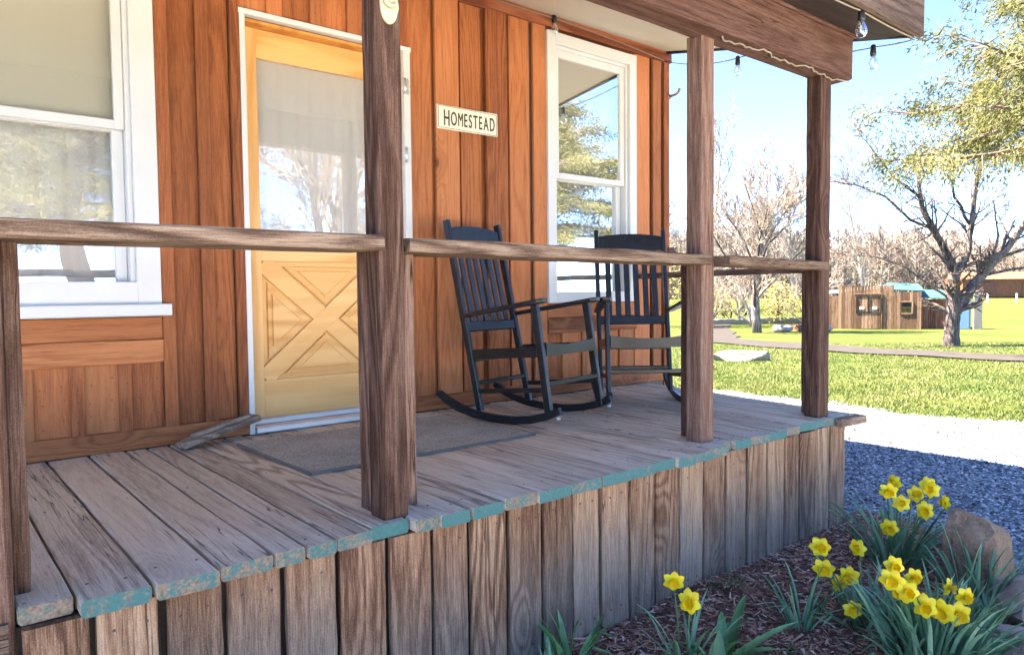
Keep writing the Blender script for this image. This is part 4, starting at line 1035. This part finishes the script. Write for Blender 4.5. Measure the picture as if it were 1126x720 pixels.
# juniper: trunk, drooping limbs, feathery sprays
def juniper(label, base, H, R, seed, nl=34):
    t = thing('juniper_tree', label, 'tree', base, 'yellow-green junipers'); rg = random.Random(seed)
    tr = MB(); lf = MB(); b0 = V(base)
    P = [b0 + V((.12*math.sin(k*1.1), .12*math.cos(k*1.7), H*k/9-.2)) for k in range(10)]
    tr.tube(P, [.34*(1-k/9.6)+.03 for k in range(10)], 9)
    for i in range(nl):
        f = .38 + .60*(i+rg.random())/nl; z = f*H
        L = R*(1.0 - .72*max(0, (f-.35)/.65))*rg.uniform(.75, 1.1); a = i*2.4+rg.uniform(-.4,.4)
        p = b0 + V((0,0,z)); d = V((math.cos(a), math.sin(a), .28)).normalized()
        pts = [p]; n = 7
        for k in range(n):
            d = (d + rnd(rg, .10) + V((0,0,-.075 if k < 4 else .02))).normalized(); pts.append(pts[-1]+d*L/n)
        tr.tube(pts, [.075*(1-k/(n+.5))+.008 for k in range(n+1)], 5)
        for k in range(2, n+1):
            for q in range(5):
                sd_ = (d.cross(V((0,0,1))).normalized()*rg.choice((-1,1))*rg.uniform(.4,1) + d*.5 + V((0,0,rg.uniform(-.25,.4)))).normalized()
                l2 = rg.uniform(.35, .9)*(R/4.2); s0 = pts[k-1].lerp(pts[k], rg.random()); s1 = s0 + sd_*l2*.6; s2 = s1 + (sd_+V((0,0,-.45)))*l2*.5
                tr.tube([s0, s1, s2], [.018, .011, .004], 3, caps=False)
                for cpt in (s1, s1.lerp(s2, .5), s2):
                    if rg.random() < (.30 if z < H*.5 else .08): continue
                    shade = rg.random(); cr = rg.uniform(.16, .36)
                    for w in range(48):
                        c = cpt + rnd(rg, cr*.55); dd = (sd_*.6 + rnd(rg, .5) + V((0,0,-.6))).normalized()
                        ll = rg.uniform(.07, .16); s_ = dd.orthogonal().normalized(); s_.rotate(Matrix.Rotation(rg.uniform(0, 6.3), 3, dd)); s_ *= rg.uniform(.009, .019)
                        lf.add([c, c+dd*ll*.45+s_, c+dd*ll, c+dd*ll*.45-s_], [(0,1,2,3)], 0, (min(1, max(0, shade*.6+rg.random()*.4)), 0, 0))
    tr.build('trunk', M['twigb'], t); lf.build('crown', M['juniper'], t)
    return t
j1 = juniper('big yellow-green juniper hanging over the lawn beside the porch eave', ter(18.6, 3.4), 11.0, 5.2, 91, 58)
for (x, y, rz, lab) in ((3.0, -11.0, 1.1, 'juniper mirrored in the left window panes across the gravel'), (14.5, -9.5, 2.3, 'juniper mirrored in the window behind the rocking chairs')):
    c = copy_tree(j1, None, lab); c.location = (x, y, hz(x, y)); c.rotation_euler = (0, 0, rz); c.scale = (1.05, 1.05, .64)
c = copy_tree(t_round, None, 'bare tree mirrored in the door glass across the gravel'); c.location = (8.5, -10.5, 0)

# tall wispy trees behind the lawn
OW = dict(wig=.07, up=[.0,.22,.18,.1], taper=.2, rmin=.021, max=3, n=[26, 7, 5], len=[.24, .6, .5], rr=[.3, .5, .6], ang=[(.3,.75), (.3,.7), (.3,.8)]); OW['from'] = [.12, .2, .2]
wt = None
for i, (x, y, s, lab) in enumerate(((54.5, 44.2, 1.2, 'tall wispy bare tree between the wall corner and the post'), (58.0, 41.5, 1.05, 'tallest wispy bare tree behind the round bare tree'), (61.5, 39.6, .95, 'wispy bare tree rising behind the middle of the round crown'), (62.5, 35.0, .72, 'shorter wispy bare tree beside the corner post'), (69.0, 31.5, .8, 'wispy bare tree left of the shed beyond the corner post'), (59, 47.0, 1.0, 'wispy bare tree farthest left behind the house corner'))):
    if wt is None: c = wt = tree_from(lab, 'wispy_tree', ter(x, y), 15.5, .22, OW, 61, (M['twig'], M['twig']), group='tall wispy trees beyond the lawn')
    else: c = copy_tree(wt, None, lab)
    c.location = ter(x, y); c.scale = (s, s, s); c.rotation_euler = (0, 0, i*1.3)

def leafy(label, name, base, H, R, seed, mat, n=2600, z0=.15):
    t = thing(name, label, 'tree' if H > 3 else 'shrub', base, 'yellow-leaved trees and shrubs'); rg = random.Random(seed); tr = MB(); lf = MB(); b = V(base)
    tr.tube([b-V((0,0,.2)), b+V((.1,0,H*.35)), b+V((0,.15,H*.7)), b+V((0,0,H*.95))], [.05*H*.5, .04*H*.5, .02*H*.5, .01], 7)
    for k in range(46):
        a = rg.uniform(0, 6.28); f = rg.uniform(z0, .98); rr = R*math.sin(PI*min(.95, f*.8+.12))*rg.uniform(.4, 1.05)
        e = b + V((math.cos(a)*rr, math.sin(a)*rr, H*f)); tr.tube([b+V((0,0,H*f*.6)), b.lerp(e, .6)+V((0,0,H*f*.2)), e], [.03, .02, .006], 3, caps=False)
        sh = rg.random()
        for q in range(n//46):
            c = e + rnd(rg, R*.17); dd = rnd(rg).normalized(); s_ = dd.orthogonal().normalized()*rg.uniform(.03, .06); l = rg.uniform(.08, .18)
            lf.add([c, c+dd*l*.5+s_, c+dd*l, c+dd*l*.5-s_], [(0,1,2,3)], 0, (sh*.6+rg.random()*.4, 0, 0))
    tr.build('trunk', M['twigb'], t); lf.build('crown', mat, t); return t
leafy('yellow-leaved tree seen past the wall corner', 'yellow_tree', ter(36.5, 29.3), 5.2, 2.0, 71, M['yellowleaf'])
leafy('small yellowish shrub behind the round bare tree', 'yellow_shrub', ter(41.5, 29.3), 2.8, 1.4, 72, M['yellowleaf'])
leafy('low yellow-green shrub at the left foot of the corner post', 'yellow_shrub', ter(44.5, 26.0), 2.5, 1.6, 73, M['yellowleaf'])
OS = dict(wig=.12, up=[.1,.1,.08], taper=.3, rmin=.008, max=3, n=[12, 7, 5], len=[.75, .6, .5], rr=[.5, .5, .6], ang=[(.4,1.0), (.3,.8), (.3,.8)]); OS['from'] = [.05, .2, .2]
shb = None
for i, (x, y, lab) in enumerate(((40.5, 25.5, 'twiggy bare shrub right of the round bare tree'), (44.0, 24.0, 'twiggy bare shrub beside the corner post'), (38.6, 27.2, 'twiggy bare shrub left of the round bare tree'), (42.7, 27.7, 'twiggy bare shrub straight behind the round bare tree'))):
    if shb is None: c = shb = tree_from(lab, 'bare_shrub', ter(x, y), 2.8, .08, OS, 81, (M['twig'], M['twig']), 'shrub', 'bare shrubs by the stone wall')
    else: c = copy_tree(shb, None, lab)
    c.location = ter(x, y); c.rotation_euler = (0, 0, i*1.9); c.scale = (1.25, 1.25, 1.0+.15*i)

# hillside and far wood
mb = MB(); rg = random.Random(12); vs = []; fs = []
dl = [112, 120, 130, 145, 165, 190, 225, 270]; ll = [-260+10*i for i in range(53)]
for d in dl:
    for l in ll:
        x = d*SY+l*CY; y = d*CY-l*SY
        up = max(0, (d-112))*.085*(.75+.35*noise.noise(V((l*.015, d*.01, 5))))
        if d == 112: up = -.6
        vs.append(V((x, y, hz(x, y)*0 + .34 + up)))
n = len(ll)
fs = [(i*n+j, i*n+j+1, (i+1)*n+j+1, (i+1)*n+j) for i in range(len(dl)-1) for j in range(n-1)]
mb.add(vs, fs, 0, (.5,.5,.5), True); mb.build('hill', M['hill'], kind='structure')
mb = MB()
for i in range(1900):
    d = rg.uniform(104, 170); l = rg.uniform(.10, .78)*d
    x = d*SY+l*CY; y = d*CY-l*SY
    z = .3 + max(0, (d-112))*.085*.9 - (.3 if d < 112 else 0); Ht = rg.uniform(6., 11.)*(1 if l/d < .62 else .8); tone = min(1, max(0, rg.gauss(.55, .3)))
    b = V((x, y, z)); top = b + V((rg.gauss(0,.4), rg.gauss(0,.4), Ht))
    mb.tube([b, b.lerp(top, .5), top], [.16, .10, .03], 3, 0, (tone*.8, 0, 0), caps=False)
    for q in range(44):
        f = rg.uniform(.15, .98); s0 = b.lerp(top, f); a = rg.uniform(0, 6.28); L = Ht*rg.uniform(.16, .38)*(1.15-f*.6)
        e = s0 + V((math.cos(a)*L*.75, math.sin(a)*L*.75, L*rg.uniform(.3, 1.))); w = V((-math.sin(a), math.cos(a), 0))*rg.uniform(.03, .07)
        up = V((0,0,.09))
        mb.add([s0-w, s0+w, e, s0+up], [(0,1,2), (1,3,2), (3,0,2)], 0, (min(1, max(0, tone+rg.uniform(-.25,.25))), 0, 0))
mb.build('far_wood', M['wood_far'], kind='stuff')

# ------------------------------------------------------------------ shed and far things
UX, UY = .434, -.901
NX, NY = -.901, -.434
def sh(u, n, z): return V((41.92+UX*u*.8+NX*n, 21.03+UY*u*.8+NY*n, z))
Z0 = -.93
shed = thing('shed', 'low brown board shed with a stepped false front and teal roof', 'shed', sh(3.5, 0, Z0))
m = MB(); rg = random.Random(15)
def boards(m, u0, u1, z1, n0=0., step=.2, gaps=(), mat=0, jag=.03):
    u = u0
    while u < u1-.02:
        v = min(u+step*rg.uniform(.8, 1.2), u1); segs = [(Z0, z1+rg.uniform(-jag, jag)*.5)]
        for (g0, g1, zz0, zz1) in gaps:
            if u+.02 < g1 and v-.02 > g0: segs = [(Z0, zz0), (zz1, segs[0][1])]
        for (a, b) in segs:
            if b-a > .03: m.bar(sh((u+v)/2, n0, a), sh((u+v)/2, n0, b), (v-u)*.8-.012, .03, (NX,NY,0), 1, 0, .004, mat)
        u = v
win_g = (4.42, 5.18, -.02, .66)
boards(m, -.3, .40, 1.02); boards(m, .40, 4.02, 1.58); boards(m, 4.02, 5.74, 1.22, 0, .2, (win_g,))
m.build('front', M['shedwood'], shed)
m = MB(); boards(m, 5.74, 7.35, .80, -.35, .14); m.build('lean_to_wall', M['shedred'], shed)
m = MB()
m.prism([sh(-.2, -.05, Z0), sh(5.7, -.05, Z0), sh(5.7, -3.6, Z0), sh(-.2, -3.6, Z0)], None, (0,0,1.9)); m.prism([sh(5.75, -.40, Z0), sh(7.3, -.40, Z0), sh(7.3, -3.0, Z0), sh(5.75, -3.0, Z0)], None, (0,0,1.68))
m.build('wall', M['skirt_back'], shed)
m = MB()
m.prism([sh(3.7, -.1, 1.32), sh(5.9, -.1, 1.24), sh(5.9, -3.8, 1.64), sh(3.7, -3.8, 1.74)], None, (0,0,.05)); m.prism([sh(5.55, -.15, .84), sh(7.45, -.15, .80), sh(7.45, -3.2, 1.25), sh(5.55, -3.2, 1.29)], None, (0,0,.05)); m.prism([sh(-.3, -.1, 1.1), sh(3.69, -.1, 1.4), sh(3.69, -3.8, 1.6), sh(-.3, -3.8, 1.3)], None, (0,0,.05), 1)
m.build('roof', [M['tealroof'], M['greypost']], shed)
for (a, b) in ((1.55, 2.36), (2.38, 3.19)):
    m = MB(); 
    for k in range(4):
        u = a+(b-a)*k/4; m.bar(sh(u+(b-a)/8, .035, Z0+.05), sh(u+(b-a)/8, .035, 1.06), (b-a)/5-.012, .03, (NX,NY,0), 1, 0, .004)
    d = m.build('door', M['shedwood'], shed)
    m = MB(); m.bar(sh(a+.02, .062, 1.0), sh(b-.02, .062, 1.0), .02, .09, (0,0,1)); m.bar(sh(a+.02, .062, .05), sh(b-.02, .062, .05), .02, .09, (0,0,1)); m.bar(sh(a+.03, .062, .95), sh(a+.03, .062, .10), .02, .05, (NX,NY,0)); m.bar(sh(b-.03, .062, .95), sh(b-.03, .062, .10), .02, .05, (NX,NY,0)); m.build('door_frame', M['skirt_back'], d)
    m = MB(); m.box(0,0.01,0,0.01,0,0.01) if False else m.bar(sh((a+b)/2-.16, .066, .30), sh((a+b)/2+.16, .066, .30), .01, .16, (0,0,1)); m.build('notice', M['white'], d)
m = MB(); m.bar(sh(3.24, .04, Z0), sh(3.24, .04, 1.1), .05, .05, (NX,NY,0)); m.bar(sh(1.47, .04, 1.12), sh(3.30, .04, 1.12), .06, .05, (0,0,1)); m.build('door_surround', M['shedwood'], shed)
m = MB()
for (p, q, ax) in ((sh(4.42, .03, -.02), sh(4.42, .03, .66), 0), (sh(5.18, .03, -.02), sh(5.18, .03, .66), 0)): m.bar(p, q, .07, .05, (NX,NY,0))
m.bar(sh(4.45, .03, -.02), sh(5.15, .03, -.02), .05, .07, (0,0,1)); m.bar(sh(4.45, .03, .66), sh(5.15, .03, .66), .05, .07, (0,0,1))
wn = m.build('window', M['shedwood'], shed)
m = MB(); m.bar(sh(4.45, -.02, .32), sh(5.15, -.02, .32), .01, .64, (0,0,1)); m.build('pane', M['upglass'], wn)
m = MB(); m.bar(sh(4.45, .0, .33), sh(5.15, .0, .33), .02, .03, (0,0,1)); m.build('muntin', M['shedwood'], wn)
# blue privy and grey post beside the shed
pv = thing('privy', 'narrow pale blue gabled privy half hidden by the forked trunk', 'privy', sh(8.35, -.5, Z0))
m = MB(); m.prism([sh(7.95, -.3, Z0), sh(8.75, -.3, Z0), sh(8.75, -.3, .60), sh(8.35, -.3, 1.15), sh(7.95, -.3, .60)], None, (-NX*1.0, -NY*1.0, 0)); m.build('wall', M['bluepaint'], pv)
m = MB(); m.bar(sh(8.2, -.285, Z0+.08), sh(8.2, -.285, .35), .24, .02, (NX,NY,0)); m.bar(sh(8.5, -.285, Z0+.08), sh(8.5, -.285, .35), .24, .02, (NX,NY,0)); m.build('door', M['bluepaint'], pv)
m = MB(); m.prism([sh(7.87, -.25, .50), sh(8.35, -.25, 1.18), sh(8.83, -.25, .50), sh(8.83, -.25, .58), sh(8.35, -.25, 1.27), sh(7.87, -.25, .58)], None, (-NX*1.15, -NY*1.15, 0)); m.build('roof', M['greypost'], pv)
m = MB(); m.bar(sh(9.12, -.1, Z0-.1), sh(9.12, -.1, 1.25), .40, .35, (NX,NY,0), 3, .01, .02); m.build('timber_post', M['greypost'], None, sh(9.12, -.1, Z0), label='thick grey timber post beside the blue privy', cat='post')
# low stone wall on the left, old implements, orange fence far right
wl = MB(); rg = random.Random(44)
for k in range(60):
    t = k/60; c = V((40.2+(47.5-40.2)*t, 28.4+(24.1-28.4)*t, -.70)); c.z = hz(c.x, c.y)+.18
    wl.bar(c-V((.13,-.075,0)), c+V((.13,-.075,0)), .35, .38+rg.uniform(-.05,.05), (0,0,1), 1, .02, .04, pv=(rg.random(),)*3)
wl.build('stone_wall', M['rock_grey'], None, (44, 26, -.85), label='low dark stone wall edging the lawn behind the round bare tree', cat='wall')
wh = None
for i, (x, y, lab) in enumerate(((41.7, 28.9, 'rusty wagon wheel leaning left behind the low stone wall'), (42.2, 28.6, 'rusty wagon wheel second from the left behind the low stone wall'), (43.6, 27.9, 'rusty wagon wheel next to the trunk of the round bare tree'), (44.2, 27.6, 'rusty wagon wheel hidden most by the trunk of the round bare tree'))):
    if wh is None:
        wh = c = thing('wagon_wheel', lab, 'wagon wheel', (0,0,0), 'old wagon wheels by the stone wall')
        m = MB(); m.tube([V((.55*math.cos(k*PI/12), 0, .55*math.sin(k*PI/12))) for k in range(25)], .05, 6); m.build('rim', M['skirt_back'], c)
        m = MB()
        for k in range(10): m.tube([V((0,0,0)), V((.53*math.cos(k*PI/5), 0, .53*math.sin(k*PI/5)))], .025, 5)
        m.build('spoke', M['greypost'], c)
        m = MB(); m.lathe([(.05,-.12), (.1,-.08), (.1,.08), (.05,.12)], 10, (0,0,0), (0,1,0)); m.build('hub', M['skirt_back'], c)
    else: c = copy_tree(wh, None, lab)
    c.location = ter(x, y, .62); c.rotation_euler = (.15, 0, -.7+.2*i)
fc = thing('barn', 'long orange-red barn far beyond the lawn', 'barn', (112, 30, .3))
m = MB(); A = V((108.0, 36.5, .2)); B = V((119.0, 22.0, .2)); u = (B-A).normalized(); nn = V((-u.y, u.x, 0))
m.prism([A, B, B+V((0,0,2.4)), A+V((0,0,2.4))], None, nn*7); m.build('wall', M['rust'], fc)
m = MB(); m.prism([A-nn*.4+V((0,0,2.35)), A+nn*3.5+V((0,0,3.3)), A+nn*7.4+V((0,0,2.35))], None, B-A); m.build('roof', M['rust'], fc)
for k in range(3):
    m = MB(); c = A + u*(3+5*k) - nn*.05; m.bar(c, c+V((0,0,1.9)), 2.0, .1, tuple(nn), 1, 0, .01); m.build('door', M['shedred'], fc)
fp = None
for k in range(12):
    lab = 'white post in the far fence line before the orange barn'
    if fp is None:
        m = MB(); m.bar((0,0,-.1), (0,0,1.0), .16, .16, (0,1,0)); fp = c = m.build('fence_post', M['white'], None, label=lab, cat='fence post', group='white fence posts before the barn')
    else: c = fp.copy(); COL.objects.link(c)
    x = 88+k*2.0; y = 33.0-k*2.2; c.location = ter(x, y)

# ------------------------------------------------------------------ light, sky, camera
W = bpy.data.worlds.new('World'); sc.world = W; W.use_nodes = True; nt = W.node_tree
EL = math.radians(53.5); SUN = V((-.6*math.cos(EL), .8*math.cos(EL), math.sin(EL))).normalized()
sky = nt.nodes.new('ShaderNodeTexSky'); sky.sky_type = 'NISHITA'; sky.sun_disc = False
sky.sun_elevation = EL; sky.sun_rotation = math.atan2(SUN.x, SUN.y); sky.dust_density = 0.; sky.air_density = .40; sky.ozone_density = 8.0
bg = nt.nodes['Background']; nt.links.new(sky.outputs[0], bg.inputs[0]); bg.inputs[1].default_value = .078
sl = bpy.data.lights.new('sun', 'SUN'); sl.energy = 3.4; sl.angle = math.radians(.5); sl.color = (1., .92, .80)
so = bpy.data.objects.new('sun', sl); COL.objects.link(so); so.rotation_euler = V((0,0,1)).rotation_difference(SUN).to_euler()
cd = bpy.data.cameras.new('camera'); cam = bpy.data.objects.new('camera', cd); COL.objects.link(cam); sc.camera = cam
cd.sensor_width = 36; cd.sensor_fit = 'HORIZONTAL'; cd.lens = 803.6/1126*36; cd.clip_start = .05; cd.clip_end = 1500
mw = Matrix(((RT.x, UP.x, -FWD.x, 0), (RT.y, UP.y, -FWD.y, 0), (RT.z, UP.z, -FWD.z, EYE), (0,0,0,1))); cam.matrix_world = mw
sc.view_settings.view_transform = 'Standard'; sc.view_settings.look = 'None'; sc.view_settings.gamma = 1; sc.view_settings.use_curve_mapping = False
sc.view_settings.exposure = 3.95
sc.view_settings.use_white_balance = True; sc.view_settings.white_balance_temperature = 7300; sc.view_settings.white_balance_tint = 10
sc.cycles.use_denoising = True; sc.cycles.denoising_prefilter = 'ACCURATE'; sc.cycles.sample_clamp_indirect = 6.
sc.cycles.max_bounces = 8; sc.cycles.transparent_max_bounces = 12
for o in bpy.data.objects:
    if '_b' in o: del o['_b']
